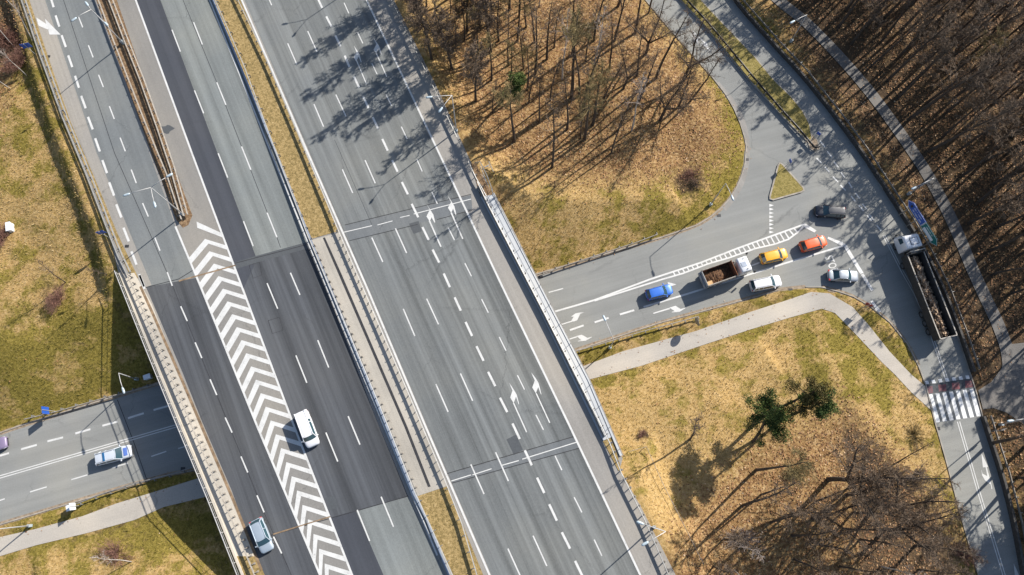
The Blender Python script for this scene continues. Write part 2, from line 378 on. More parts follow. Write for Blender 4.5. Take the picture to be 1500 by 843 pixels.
def gz(x, y):
    i = int(np.clip(np.searchsorted(gx, x)-1, 0, len(gx)-2)); j = int(np.clip(np.searchsorted(gy, y)-1, 0, len(gy)-2))
    fx = (x-gx[i])/(gx[i+1]-gx[i]); fy = (y-gy[j])/(gy[j+1]-gy[j])
    return float((GZ[j, i]*(1-fx)+GZ[j, i+1]*fx)*(1-fy)+(GZ[j+1, i]*(1-fx)+GZ[j+1, i+1]*fx)*fy)
def gnd(px, py):
    z = 2.0
    for _ in range(12):
        p = at(px, py, z); z = 0.5*z+0.5*gz(p.x, p.y)
    p.z = gz(p.x, p.y); return p
# ------------------------------------------------------------------ ground sheet
def soft(X, Y, poly, fade=4.0):
    P = [tuple(p)[:2] for p in poly]; d = distpl(X, Y, P); ins = inpoly(X, Y, P)
    return np.clip(np.where(ins, d, -d)/fade*0.5+0.5, 0, 1)
def make_ground():
    ny, nx = GX.shape
    X = GX.ravel(); Y = GY.ravel(); Z = GZ.ravel()
    me = bpy.data.meshes.new('ground'); me.vertices.add(len(X)); me.vertices.foreach_set('co', np.stack([X, Y, Z], 1).ravel())
    idx = np.arange(nx*ny).reshape(ny, nx)
    q = np.stack([idx[:-1, :-1], idx[:-1, 1:], idx[1:, 1:], idx[1:, :-1]], -1).reshape(-1, 4)
    me.loops.add(q.size); me.loops.foreach_set('vertex_index', q.ravel()); me.polygons.add(len(q))
    me.polygons.foreach_set('loop_start', np.arange(0, q.size, 4)); me.polygons.foreach_set('loop_total', np.full(len(q), 4)); me.update(); me.validate()
    dl, dm = fields(X, Y)
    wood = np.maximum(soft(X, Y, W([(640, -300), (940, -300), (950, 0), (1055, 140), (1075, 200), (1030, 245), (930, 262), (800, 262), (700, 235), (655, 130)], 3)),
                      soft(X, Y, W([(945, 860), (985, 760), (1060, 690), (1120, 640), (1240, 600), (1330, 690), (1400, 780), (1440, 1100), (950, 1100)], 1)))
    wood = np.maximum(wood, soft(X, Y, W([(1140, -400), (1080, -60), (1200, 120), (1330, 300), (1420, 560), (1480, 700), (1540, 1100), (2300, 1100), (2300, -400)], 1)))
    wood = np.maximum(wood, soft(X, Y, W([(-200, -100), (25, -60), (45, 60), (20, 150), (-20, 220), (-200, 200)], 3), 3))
    wood = np.maximum(wood, 0.7*soft(X, Y, W([(600, 0), (640, 0), (690, 150), (700, 240), (760, 300), (700, 300), (660, 200)], 4), 3))
    edge = np.exp(-np.maximum(dl-0.4, 0)/2.2)*(dl > 0)
    green = 0.06+0.55*edge
    for (px, py, r, wt) in [(60, 545, 8, .75), (150, 500, 7, .75), (20, 560, 6, .6), (30, 230, 10, .45), (60, 130, 6, .5), (170, 790, 9, .45), (270, 760, 7, .6), (120, 610, 6, .2), (1240, 500, 6, .7), (1280, 560, 4, .6), (1075, 230, 7, .7), (1060, 170, 4, .5),
                            (850, 320, 9, .12), (780, 340, 5, .2), (640, 130, 6, .25), (900, 540, 5, .35), (1180, 560, 4, .3), (1000, 330, 5, .35), (20, 420, 8, .2), (1165, 20, 6, .4), (150, 660, 8, .35), (960, 310, 6, .25)]:
        p = at(px, py, 3); green = green+wt*np.exp(-((X-p.x)**2+(Y-p.y)**2)/(r*r))
    left = X < -30-0.46*Y
    green = green+np.where(left & (dm > 1.7) & (dm < 4.0), 0.25, 0)
    slope = left & (Y < 34); green = green+np.where(slope, 0.10, 0)
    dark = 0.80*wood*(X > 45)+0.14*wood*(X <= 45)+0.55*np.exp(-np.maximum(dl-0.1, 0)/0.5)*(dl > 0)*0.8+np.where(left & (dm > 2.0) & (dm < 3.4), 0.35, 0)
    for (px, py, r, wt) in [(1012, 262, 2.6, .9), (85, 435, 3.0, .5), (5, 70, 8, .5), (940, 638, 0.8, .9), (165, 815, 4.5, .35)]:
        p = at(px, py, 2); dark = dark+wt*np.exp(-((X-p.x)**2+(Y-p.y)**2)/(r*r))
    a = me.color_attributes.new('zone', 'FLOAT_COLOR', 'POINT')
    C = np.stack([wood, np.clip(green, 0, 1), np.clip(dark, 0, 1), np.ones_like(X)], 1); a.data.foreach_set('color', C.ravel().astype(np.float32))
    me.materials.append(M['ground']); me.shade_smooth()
    o = bpy.data.objects.new('ground', me); col.objects.link(o); tag(o, kind='structure')
    return X, Y, dl, dm, wood, green
GF = make_ground()
# ------------------------------------------------------------------ motorway deck and surfaces
def struct(mb, name, mat): return mb.build(name, mat, kind='structure')
deck = MB()
L = ext(W(MOT_L, MZ), 250, 150); Rr = ext(W(MOT_R, MZ), 250, 150)
top = [p.copy() for p in L]+[p.copy() for p in Rr[::-1]]
deck.poly([Vector((p.x, p.y, MZ)) for p in top][::-1]); deck.poly([Vector((p.x, p.y, MZ-1.15)) for p in top])
for i in range(len(top)):
    a = top[i-1]; c = top[i]; deck.poly([(a.x, a.y, MZ), (c.x, c.y, MZ), (c.x, c.y, MZ-1.15), (a.x, a.y, MZ-1.15)])
struct(deck, 'motorway_deck', 'asph_shoulder')
def sheet(name, left, right, mat, z, e0=45, e1=45):
    a = ext(W(left, MZ), e0, e1); c = ext(W(right, MZ), e0, e1); mb = MB()
    P = [Vector((p.x, p.y, z)) for p in a+c[::-1]]; mb.poly(P[::-1]); return struct(mb, name, mat)
CHL = [(257, 332), (296, 425), (377, 625), (469, 843)]             # chevron zone left line
CHR = [(198.7, 0), (281.3, 225), (356, 425), (431, 625), (516, 843)]
sheet('slip_road', [(41, 0), (90, 133), (124, 225), (214, 421)], [(137, 0), (219, 225), (257, 332), (296, 406)], 'asph_slip', MZ+.006, 45, 0)
sheet('slip_road_shoulder', [(41, 0), (90, 133), (124, 225), (214, 421)], [(66, 0), (111, 133), (142, 225), (222, 418)], 'asph_shoulder', MZ+.010, 45, 0)
sheet('slip_road_bridge', [(214, 421), (267, 545), (296, 618), (340, 720), (383, 843)], [(296, 406), (298, 429), (377, 625), (469, 843)], 'asph_bridge', MZ+.007, 0, 45)
sheet('hatched_zone', [(171, 0), (248, 225), (281, 312), (272, 332), (257, 332), (296, 425), (377, 625), (469, 843)], CHR, 'asph_zone', MZ+.0075)
sheet('dark_lane', CHR[:3], [(234.7, 0), (318.7, 225), (374.7, 376), (372, 390)], 'asph_dark', MZ+.008, 45, 0)
sheet('carriageway_west', [(234.7, 0), (318.7, 225), (374.7, 378)], [(311, 0), (401, 225), (453, 358)], 'asph_green', MZ+.006, 45, 0)
sheet('carriageway_west_bridge', [(346, 392), (431, 625), (482, 759)], [(453, 358), (552.7, 618), (598, 728)], 'asph_bridge', MZ+.0065, 0, 0)
sheet('carriageway_west_lower', [(521, 748), (562, 843)], [(598, 728), (653, 843)], 'asph_green', MZ+.006, 0, 45)
sheet('dark_lane_lower', [(482, 759), (516, 843)], [(521, 748), (562, 843)], 'asph_dark', MZ+.0085, 0, 45)
RL = [(358, 0), (454, 225), (541, 425), (626, 625), (720, 843)]; RRT = [(536.7, 0), (643.3, 225), (738, 424.8), (834.7, 625), (938, 843)]
sheet('carriageway_east', RL, RRT, 'asph_main', MZ+.006)
GR = [(571, 0), (636, 140), (694, 262), (760, 388), (866, 600), (905, 680), (975, 843)]
sheet('median_narrow', [(141, 0), (222, 225), (258, 322), (268, 334)], [(171, 0), (248, 225), (282, 316), (276, 330)], 'brush', MZ+.03, 45, 0)
sheet('median_grass', [(314, 0), (392, 200), (457, 350)], [(352, 0), (437, 200), (496, 339)], 'median', MZ+.03, 45, 0)
sheet('median_grass', [(611, 727), (664, 843)], [(655, 713), (708, 843)], 'median', MZ+.03, 0, 45)
sheet('bridge_median', [(457, 352), (560, 600), (612, 727)], [(498, 341), (600, 584), (656, 712)], 'concrete', MZ+.05, 0, 0)
sheet('bridge_median_gap', [(473, 349), (496, 402), (593, 627), (627, 714)], [(476, 348), (500, 401), (597, 626), (631, 713)], 'seam', MZ+.056, 0, 0)
sheet('bridge_edge', [(178, 402), (222, 518), (264, 618), (310, 731), (345, 815)], [(197, 400), (222, 445), (268, 558), (301, 637), (340, 731), (376, 815)], 'concrete', MZ+.05, 0, 0)
sheet('verge_edge', [(345, 815), (357, 845)], [(376, 815), (389, 845)], 'median', MZ+.05, 0, 45)
sheet('verge_edge', [(34, 0), (62, 82), (97, 180), (133, 264), (163, 342), (190, 402)], [(43, 0), (70, 82), (104, 180), (140, 264), (172, 342), (203, 408)], 'median', MZ+.04, 45, 0)
sheet('bridge_walkway', [(704, 289), (790, 455), (883, 646)], [(722, 286), (800, 438), (862, 558), (897, 640)], 'walkway', MZ+.12, 0, 0)
sheet('bridge_walkway', [(690, 240), (704, 289)], [(697, 240), (722, 286)], 'brush', MZ+.05, 0, 0)
sheet('bridge_walkway', [(883, 646), (906, 690)], [(897, 640), (910, 688)], 'median', MZ+.05, 0, 0)
# expansion joints, seams, patches
mb = MB()
mb.ribbon(W([(160, -40), (93, 0)][1:]+[(168, 225), (250.7, 413), (264.8, 449), (337, 627), (387, 751), (430, 850)], MZ), 0.07, MZ+.0130)
mb.ribbon(W([(268, 0), (317.6, 121), (353.9, 215), (405.7, 348), (411, 363)], MZ), 0.07, MZ+.0130)
for a_, b_ in (((203, 424), (262, 409)), ((262, 409), (283, 396)), ((344, 386), (452, 358)), ((395, 785), (598, 727)), ((505, 330), (690, 285)), ((512, 353), (612, 329)), ((640, 322), (692, 308)), ((655, 694), (840, 640)), ((662, 708), (848, 657))):
    mb.ribbon(densify(W([a_, b_], MZ), 3), 0.10, MZ+.0132)
for c in ([(365, 389), (380, 384), (384, 403), (371, 408)], [(393, 470), (409, 465), (415, 484), (399, 489)]):
    c = W(c+[c[0]], MZ); mb.ribbon(c, 0.07, MZ+.0135)
mb.ribbon(W([(490, 205), (512, 255), (545, 330)], MZ), 0.05, MZ+.013)
struct(mb, 'asphalt_seams', 'seam')
mb = MB(); mb.poly(W([(505, 331), (690, 286), (692, 307), (512, 353)], MZ+.0095)[::-1]); mb.poly(W([(657, 695), (841, 641), (848, 656), (663, 708)], MZ+.0095)[::-1]); struct(mb, 'joint_bands', 'asph_joint')
mb = MB()
for c in ([(599, 328), (613, 324), (618, 339), (606, 343)], [(742, 644), (756, 637), (766, 659), (753, 667)], [(476, 730), (490, 726), (497, 743), (483, 748)], [(343, 385), (374, 375.5), (453, 354), (455, 363), (377, 385), (346, 394)]):
    mb.poly(W(c, MZ+.0105)[::-1])
struct(mb, 'asphalt_patches', 'asph_patch')
mb = MB(); mb.ribbon(densify(W([(262, 412), (345, 389)], MZ), 1.0), 0.20, MZ+.024); mb.ribbon(densify(W([(400, 783), (484, 757)], MZ), 1.0), 0.16, MZ+.024)
mb.ribbon(W([(206, 420), (225, 462), (268, 560), (302, 640), (342, 733), (383, 835)], MZ), 0.35, MZ+.054); struct(mb, 'dirt_lines', 'rust_seam')
mb = MB()
for px, py, wd, ln in ((243, 190, 1.3, 2.2),):
    p = at(px, py, MZ); mb.poly([(p.x+ln/2*math.cos(t)*(1+.3*math.sin(3*t)), p.y+wd/2*math.sin(t)*(1+.25*math.cos(5*t)), MZ+.012) for t in np.linspace(0, 6.28, 19)[:-1]])
struct(mb, 'oil_stain', 'asph_patch')
# bridge substructure
def bar_wall(name, a, b_, z0, z1, th, label):
    mb = MB(); mb.wall([at(*a, MZ)*1.0, at(*b_, MZ)*1.0], th, z0-MZ, z1-MZ); o = mb.build(name, 'concrete'); tag(o, label, 'bridge support'); return o
bar_wall('bridge_abutment', (182, 425), (716, 283), -1, 5.3, 0.8, 'concrete abutment under the northern end of the motorway bridge')
bar_wall('bridge_abutment', (345, 812), (905, 655), -1, 5.3, 0.8, 'concrete abutment under the southern end of the motorway bridge')
# ------------------------------------------------------------------ motorway markings
mk = MB(); ZM = MZ+.018
for ln, wd in ((RRT, .26), ([(354, 0), (451.3, 225), (538.8, 425), (623.3, 625), (717.2, 843)], .26), (CHR, .26), ([(307, 0), (397.5, 225), (452, 357)], .2)):
    mk.ribbon(ext(W(ln, MZ)), wd, ZM+.005)
mk.ribbon(ext(W(CHL, MZ), 0, 45), .26, ZM+.005)
def fit(pairs):      # world line through dash endpoints
    P = [at(*p, MZ) for pr in pairs for p in pr]; return P
def dashes(pairs, wd):
    mids = []
    for a_, b_ in pairs:
        A = at(*a_, MZ); B = at(*b_, MZ); mk.ribbon([A, B], wd, ZM); mids.append((A, B))
    for sgn, (A, B), (A2, B2) in ((-1, mids[0], mids[1]), (1, mids[-1], mids[-2])):
        d = A-A2
        for k in range(1, int(40/d.length)+1): mk.ribbon([A+d*k, B+d*k], wd, ZM)
dashes([((464.5, -4), (472, 12)), ((478, 24.5), (485.7, 39.5)), ((491.3, 52.5), (499, 68.5)), ((505, 82), (512, 98.6)), ((518.5, 112.5), (526, 128.5)), ((532, 142), (540, 158.7)), ((546, 172), (554, 189)), ((560, 204), (568, 221)), ((574.5, 235), (582.5, 252)), ((588.7, 267), (597.5, 285)), ((603, 299), (612.7, 318.7)), ((618.8, 333), (628, 352)), ((633.7, 366), (643.3, 385)), ((650, 401), (659, 421)), ((666, 436), (675, 455.5)), ((682, 472), (691.6, 492.5)), ((698, 507.5), (708.4, 529)), ((715, 545), (725.5, 566)), ((732.4, 583), (743, 604)), ((750.7, 620.7), (761.3, 643.3)), ((768.8, 660), (779, 682)), ((786.7, 700), (797.3, 722.5)), ((804.5, 739), (815.7, 763)), ((823, 780), (835, 804)), ((842.4, 822), (854, 846))], .30)
dashes([((384, -24), (398, 8)), ((421.5, 64), (434.8, 94.7)), ((460, 153), (474, 186)), ((501.5, 248.5), (516.7, 283)), ((544.7, 348.5), (560.7, 384)), ((590.8, 452.8), (607.6, 492.5)), ((638.5, 563), (656.4, 603.7)), ((689.7, 680.7), (709, 724)), ((744, 804), (763, 846))], .17)
dashes([((412, -40), (427, -8)), ((450.8, 46), (464.4, 76.5)), ((492, 139), (507, 171)), ((534.8, 235), (549.7, 268.8)), ((579.3, 335), (595.6, 371)), ((625, 438), (642.3, 475.5)), ((674.5, 547.5), (692.4, 587.5)), ((726, 663), (744.7, 705)), ((780.8, 785), (801, 829.5))], .17)
dashes([((504, 4.5), (511, 20)), ((523.9, 48), (531.6, 64)), ((544.7, 93), (552.4, 109)), ((565.7, 139), (573.7, 155.7)), ((588, 186), (596.4, 204)), ((610.8, 234), (618.5, 251.5)), ((632.7, 281.6), (640.7, 299)), ((656.7, 334), (665.7, 352)), ((681, 386), (690.5, 405)), ((705.5, 438.7), (715.3, 458.4)), ((731.3, 494), (741.2, 514)), ((757.9, 550), (768.3, 571)), ((785, 608), (796, 630)), ((813, 668), (823, 689)), ((841, 728.7), (852.3, 750.8)), ((870.4, 790.8), (881.6, 814.5))], .15)
dashes([((74, -4), (78.7, 11)), ((81.6, 23), (87, 39.5)), ((90.4, 52), (96.5, 69.3)), ((100, 81.6), (106, 98.7)), ((110, 111.5), (115.7, 129)), ((119, 140.8), (125.6, 159)), ((129, 171.7), (136, 190)), ((139.5, 203), (146.4, 222.4)), ((150, 235), (156.8, 254)), ((160, 267.5), (167.2, 287)), ((170.4, 299.7), (177.9, 319)), ((181, 334), (188.8, 354)), ((192.5, 368.5), (200, 388))], .32)
mk.ribbon(W([(204, 402), (211.5, 420)], MZ), .3, ZM)
dashes([((114.7, 24), (121.3, 40.5)), ((129.6, 66.7), (136.5, 84.5)), ((144.5, 110), (151.5, 128)), ((160.3, 156), (167.5, 174.7)), ((176, 202), (183.7, 222)), ((192.3, 248.8), (199.7, 268.5)), ((209, 298), (217.3, 317.6)), ((226.7, 348), (234.4, 367.7)), ((245, 399), (252.5, 419)), ((264.8, 449), (274.4, 470.7)), ((285.9, 501.9), (295.7, 524.8)), ((307.7, 556), (317.6, 579)), ((330, 612), (340, 634)), ((353, 669), (363, 692.4)), ((376.5, 726), (387, 750.8)), ((400.7, 786.5), (412.7, 811))], .17)
dashes([((252, 44), (264.3, 76)), ((285, 132.8), (298.4, 166.4)), ((319.7, 225), (333.6, 260.5)), ((356.8, 324.5), (371, 361)), ((391.3, 415.2), (406.8, 452.5)), ((433.5, 521), (449.5, 561)), ((477.5, 634), (494.8, 676.4)), ((523.3, 747.3), (541.5, 792.7))], .17)
dashes([((283.7, 33), (296.5, 65.6)), ((317.6, 121), (331, 154)), ((353.9, 215), (367.5, 249)), ((391.3, 312), (405.7, 348)), ((425.5, 400), (439.3, 432.3)), ((465.5, 498.7), (481.5, 538.7)), ((510, 610), (527.3, 651.6)), ((558.3, 728), (576.4, 771.9))], .17)
for a_, b_ in (((502, 341), (545, 331)), ((553, 330), (575, 324)), ((586, 319), (600, 316)), ((606, 314), (690, 292)), ((661, 705), (690, 696)), ((692, 696), (720, 687)), ((735, 682), (760, 675)), ((765, 673), (845, 648))):
    mk.ribbon(W([a_, b_], MZ), .12, ZM+.010)
def arrowpoly(o, s, pts, k=0): mk.poly([at(o[0]+p[0]/s, o[1]+p[1]/s, ZM+.005*k) for p in pts])
AR = [((735, 540), 8.43, [[(300, 790), (314, 783), (152, 425), (137, 428)], [(92, 178), (132, 275), (104, 360), (146, 430), (176, 350), (208, 445), (214, 440), (185, 325), (150, 265)]]),
      ((735, 540), 8.43, [[(585, 675), (599, 668), (432, 305), (417, 308)], [(362, 48), (408, 150), (376, 236), (420, 308), (450, 232), (484, 322), (490, 318), (455, 180), (425, 130)]]),
      ((505, 50), 10.54, [[(330, 782), (344, 775), (190, 410), (174, 412)], [(140, 178), (182, 285), (136, 362), (176, 422), (214, 350), (252, 440), (260, 436), (228, 318), (192, 255)]]),
      ((505, 50), 10.54, [[(642, 664), (656, 657), (496, 298), (480, 300)], [(442, 65), (490, 160), (444, 245), (486, 300), (524, 232), (562, 320), (570, 316), (534, 195), (500, 140)]]),
      ((350, 200), 3.75, [[(1106, 608), (1113, 605), (1050, 462), (1042, 464)], [(1032, 375), (1048, 405), (1030, 440), (1048, 468), (1058, 445), (1074, 475), (1078, 472), (1068, 430), (1045, 395)]]),
      ((350, 200), 3.75, [[(1226, 565), (1233, 562), (1170, 418), (1162, 420)], [(1146, 325), (1165, 362), (1148, 393), (1166, 420), (1176, 398), (1190, 432), (1194, 429), (1184, 385), (1160, 345)]]),
      ((0, 0), 7.52, [[(400, 195), (425, 285), (530, 330), (545, 383), (668, 383), (495, 208), (508, 265)]])]
for o_, s_, polys in AR:
    for k_, pl in enumerate(polys): arrowpoly(o_, s_, pl, k_)
# chevrons: v-shaped bars repeated down the hatched zone
def interp(line, t, z=MZ):
    P = W(line, z); d = [0]
    for a_, b_ in zip(P[:-1], P[1:]): d.append(d[-1]+(b_-a_).length)
    return P, d
def xat(line, y):
    for (x0, y0), (x1, y1) in zip(line[:-1], line[1:]):
        if y <= y1 or (x1, y1) == line[-1]: return x0+(x1-x0)*(y-y0)/(y1-y0)
y0 = 342.0; k = 0
cl = lambda y: xat(CHL, y); cr = lambda y: xat(CHR, y)
while y0 < 905:                      # y0 = right-hand end, upper edge
    sp = 17.9+(y0-340)*0.0083
    hgt = sp*0.37
    ra = (cr(y0), y0); rb = (cr(y0+hgt), y0+hgt)
    # apex lies left-up of right end, left arm runs down to the left line
    yap = y0-9.5*sp/18; xap = cr(y0)-32*sp/18*0.98
    yl = yap+28*sp/18; 
    if k == 0:
        P = [(288, 325), ra, rb, (289, 334)]; mk.poly(W(P, ZM))
    else:
        la = (cl(yl), yl); lb = (cl(yl+hgt*1.25), yl+hgt*1.25)
        if la[1] > 336 : 
            mk.poly(W([(xap, yap), ra, rb, (xap+5*sp/18, yap+hgt*1.02)], ZM)); mk.poly(W([(xap, yap), (xap+5*sp/18, yap+hgt*1.02), lb, la], ZM))
    y0 += sp; k += 1
struct(mk, 'motorway_markings', 'white')
# ------------------------------------------------------------------ lower roads
mb = MB(); mb.poly([Vector((p.x, p.y, 0.0)) for p in W(LOW)]); lo = struct(mb, 'lower_road', 'asph_low')
mb = MB(); mb.poly(W(PATH1, 0.02)); struct(mb, 'footpath', 'path')
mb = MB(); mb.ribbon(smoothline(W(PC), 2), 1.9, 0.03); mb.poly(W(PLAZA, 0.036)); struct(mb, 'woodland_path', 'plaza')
mb = MB()
for seg in (LOW[1:4], LOW[4:22], LOW[-25:-8], LOW[-8:-4], LOW[23:40], LOW[-4:-1]):
    mb.wall(W(seg), 0.14, -0.1, 0.10)
struct(mb, 'kerbs', 'kerb')
mb = MB()
for seg in (LOW[1:4], LOW[4:14], LOW[-4:-1], LOW[-9:-4], LOW[-16:-9]): mb.ribbon(smoothline(W(seg), 1), 0.7, 0.006, 0.0)
struct(mb, 'roadside_grit', 'dirt')
mb = MB(); mb.ribbon(smoothline(W([(1050, 122), (1070, 145), (1086, 172), (1093.5, 200), (1094.5, 232), (1089, 262), (1077, 286), (1060, 307)]), 2), .9, .008); struct(mb, 'kerbside_gutter', 'asph_shoulder')
ISL = [(1000, 3), (1029, 0), (1032, 7), (1064, 41), (1104, 82.7), (1128, 112), (1140, 125), (1158, 142), (1174.7, 162.7), (1185, 182), (1189, 203), (1184, 209), (1140, 165), (1094.7, 115), (1064, 78), (1032, 39), (1004, 9)]
isl = ext(W([(1032, 39), (1004, 9)]), 0, 40); isr = ext(W([(1064, 41), (1029, 0)]), 0, 40)
P = [isr[-1]]+W(ISL[2:-1])+[isl[-1]]
mb = MB(); mb.poly([Vector((p.x, p.y, .14)) for p in P]); struct(mb, 'dividing_island', 'island')
mb = MB(); mb.wall(P, 0.18, -.05, .145)
TRI = [(1139.5, 243), (1142, 239.5), (1146, 242), (1176, 275.5), (1177, 279.5), (1173, 282), (1132, 293.5), (1127.5, 292), (1127.5, 288)]
mb.wall(W(TRI+[TRI[0]]), 0.22, -.05, .16)
mb.wall(W([(1184, 209), (1186, 218), (1193, 222), (1200, 219), (1197, 206), (1190, 198)]), 0.15, -.05, .1)
struct(mb, 'island_kerbs', 'kerb')
mb = MB(); mb.poly(W(TRI, .15)); struct(mb, 'triangular_island', 'island')
mb = MB(); mb.poly(W([(1184, 209), (1186, 218), (1193, 222), (1200, 219), (1197, 206), (1190, 198)], .08)); struct(mb, 'island_tip', 'dirt')
ml = MB(); ZL = 0.014
def lr(pts, wd, z=ZL): ml.ribbon(W(pts), wd, z)
for off in (-0.16, 0.16):
    ml.ribbon(ext(W([(0, 699), (264, 622.5), (812, 457)]), 25, 0), .13, ZL, off)
    ml.ribbon(ext(W([(1294.7, 345), (1322.7, 400), (1340, 430), (1356, 466.7), (1386.7, 556)]), 0, 0), .12, ZL, off)
    ml.ribbon(ext(W([(1404, 618), (1433, 719), (1470.7, 843)]), 0, 25), .12, ZL, off)
for a_, b_ in (((0, 668), (13.3, 664)), ((31, 658.5), (54, 652)), ((69.6, 646.8), (92.5, 641)), ((110.4, 635.3), (132.5, 629)), ((150, 624), (172, 618)), ((187.5, 613), (210.7, 605.6)), ((225, 601), (250, 594)), ((834.7, 484), (855, 477)), ((871, 472.5), (891.5, 466)), ((908, 461), (929, 454.7))): lr([a_, b_], .27)
for a_, b_ in (((-14, 738), (7, 731)), ((44, 721), (68.5, 713.5)), ((104.5, 703), (128, 696)), ((164, 685.5), (187.7, 678.8)), ((221.6, 669), (243.7, 661.5)), ((260.8, 657.5), (282, 651)), ((803.5, 428.8), (824.8, 423))): lr([a_, b_], .16)
for a_, b_ in (((1201.4, 206.7), (1208.3, 215.8)), ((1211.5, 222), (1218.8, 230.7)), ((1221.6, 237.4), (1228, 245.6)), ((1231.6, 252.4), (1237.3, 260.3)), ((1243, 267), (1248, 276)), ((1253, 283), (1259, 291)), ((1263, 298.7), (1269.6, 307)), ((1272.8, 314), (1280, 322.7)), ((1284, 330), (1291, 339)),
               ((1196, 231.8), (1203.5, 239.2)), ((1208, 244.6), (1215, 252.6)), ((1220, 259.2), (1227.5, 267)), ((1231, 271.5), (1238.7, 279.5)), ((1246.7, 287.5), (1253, 295.5)), ((1257.9, 301), (1265, 309)), ((1270, 315.7), (1276.8, 324))): lr([a_, b_], .22)
up = [(812, 457), (870.7, 440), (952, 409.6), (1026.7, 385), (1080, 364.3), (1100, 357), (1178, 329)]; dn = [(870.7, 441), (970, 409.6), (1000, 401), (1037, 387), (1068, 378), (1106.7, 364.4), (1135, 358), (1154.7, 351), (1168, 341), (1177, 331.7)]
lr(up, .26, ZL+.004); lr(dn, .24, ZL+.008)
def yat(line, x):
    for (x0, y0_), (x1, y1_) in zip(line[:-1], line[1:]):
        if x <= x1: return y0_+(y1_-y0_)*(x-x0)/(x1-x0)
    return line[-1][1]
x = 985
while x < 1165:
    a0 = (x, yat(up, x)); a1 = (x+1.9, yat(up, x+1.9)); s_ = 0.5*(yat(dn, x)-yat(up, x)); b1 = (x+1.9+s_, yat(dn, x+1.9+s_)); b0 = (x+s_, yat(dn, x+s_))
    ml.poly(W([a0, b0, b1, a1], ZL)); x += 6.8
for pts in ([(1178, 327), (1183, 329.5), (1196, 338), (1193, 341), (1178, 333.5)], [(1213, 347), (1234, 355), (1240, 359), (1265, 400), (1260, 402), (1236, 362), (1212, 350)], [(1265, 401), (1280, 425), (1276, 427), (1261, 403)], [(1278, 440), (1291, 456), (1286, 459), (1275, 442)]): ml.poly(W(pts, ZL+.012)[::-1])
lr([(942.7, 450), (1000, 433), (1150, 386), (1235, 360.5)], .26, ZL+.006)
for i in range(8):
    y_ = 301+i*5.6; ml.poly(W([(1127, y_-2.0), (1127, y_+2.2), (1133.5, y_+.2)], ZL))
for o_, s_, polys in (((815, 440), 7.5, [[(20, 272), (25, 283), (190, 232), (178, 222)], [(305, 135), (262, 136), (210, 145), (160, 182), (188, 183), (165, 224), (188, 236), (228, 222), (262, 150)]]),
                      ((815, 440), 7.5, [[(104, 435), (108, 446), (230, 408), (222, 396)], [(220, 394), (280, 380), (342, 415), (392, 402), (385, 410), (322, 446), (236, 455), (235, 448), (272, 440)]]),
                      ((815, 440), 7.5, [[(1062, 140), (1068, 151), (1250, 98), (1240, 84)], [(1240, 82), (1310, 62), (1365, 98), (1422, 82), (1412, 92), (1350, 130), (1268, 135), (1268, 128), (1300, 121)]]),
                      ((1425, 655), 12.04, [[(150, 105), (178, 362), (222, 358), (270, 352)], [(222, 355), (245, 352), (290, 520), (345, 735), (325, 745), (315, 665), (215, 590), (165, 505), (150, 390), (170, 470), (255, 515)]]),
                      ((1340, 753), 9.37, [[(1358, 680), (1375, 860), (1440, 860)]]),
                      ((1000, 0), 7.5, [[(95, 385), (108, 330), (170, 395), (245, 465), (262, 470), (310, 575), (210, 482), (240, 480), (170, 410), (175, 480), (130, 445)]]),
                      ((0, 0), 1, [[(978, 413.5), (991, 417), (979, 421)], [(1098, 391.5), (1098.6, 389.5), (1113, 383.5), (1113, 386)], [(1091, 416), (1100, 414), (1100, 416)]])):
    for k_, pl in enumerate(polys): ml.poly([at(o_[0]+p[0]/s_, o_[1]+p[1]/s_, ZL+.004*k_) for p in pl])
struct(ml, 'lower_road_markings', 'white'); ml = MB()
M['white_zebra'] = paintmat('crossing_paint', (0.80, 0.80, 0.79), (0.3, 0.3, 0.3), 0.45)
cb_ = MB(); cb_.poly(W([(1357, 578), (1426, 568), (1437, 609), (1369, 620)], .008)[::-1]); struct(cb_, 'crossing_asphalt', 'asph_joint')  # darker sheet paints the shade seen between the zebra bars
# zebra crossing
for i in range(7):
    a0 = (1360.3+9.95*i, 578.2-1.3*i); b0 = (1371.2+9.95*i, 619.3-1.45*i); ml.poly(W([a0, b0, (b0[0]+6, b0[1]-.8), (a0[0]+5.6, a0[1]-.6)], ZL+.006))
    t0 = (1354.3+9.95*i, 558.3-1.3*i); ml.poly(W([t0, (t0[0]+1.4, t0[1]+5), (t0[0]+6.6, t0[1]+4.6), (t0[0]+5.2, t0[1]-.4)], ZL+.006))
struct(ml, 'zebra_crossing', 'white_zebra')
mb = MB(); mb.poly(W([(1355, 564), (1424, 554), (1426, 567.5), (1358, 577.5)], .010)[::-1]); struct(mb, 'crossing_cycle_band', 'asph_patch')
mb = MB()
for i in range(4):
    c0 = (1361+19.5*i, 571.5-2.9*i); mb.poly(W([(c0[0]-6, c0[1]-4.5), (c0[0]-5, c0[1]+5.5), (c0[0]+6, c0[1]+4.5), (c0[0]+5, c0[1]-5.5)], .016)[::-1])
struct(mb, 'crossing_red_paint', 'red_paint')
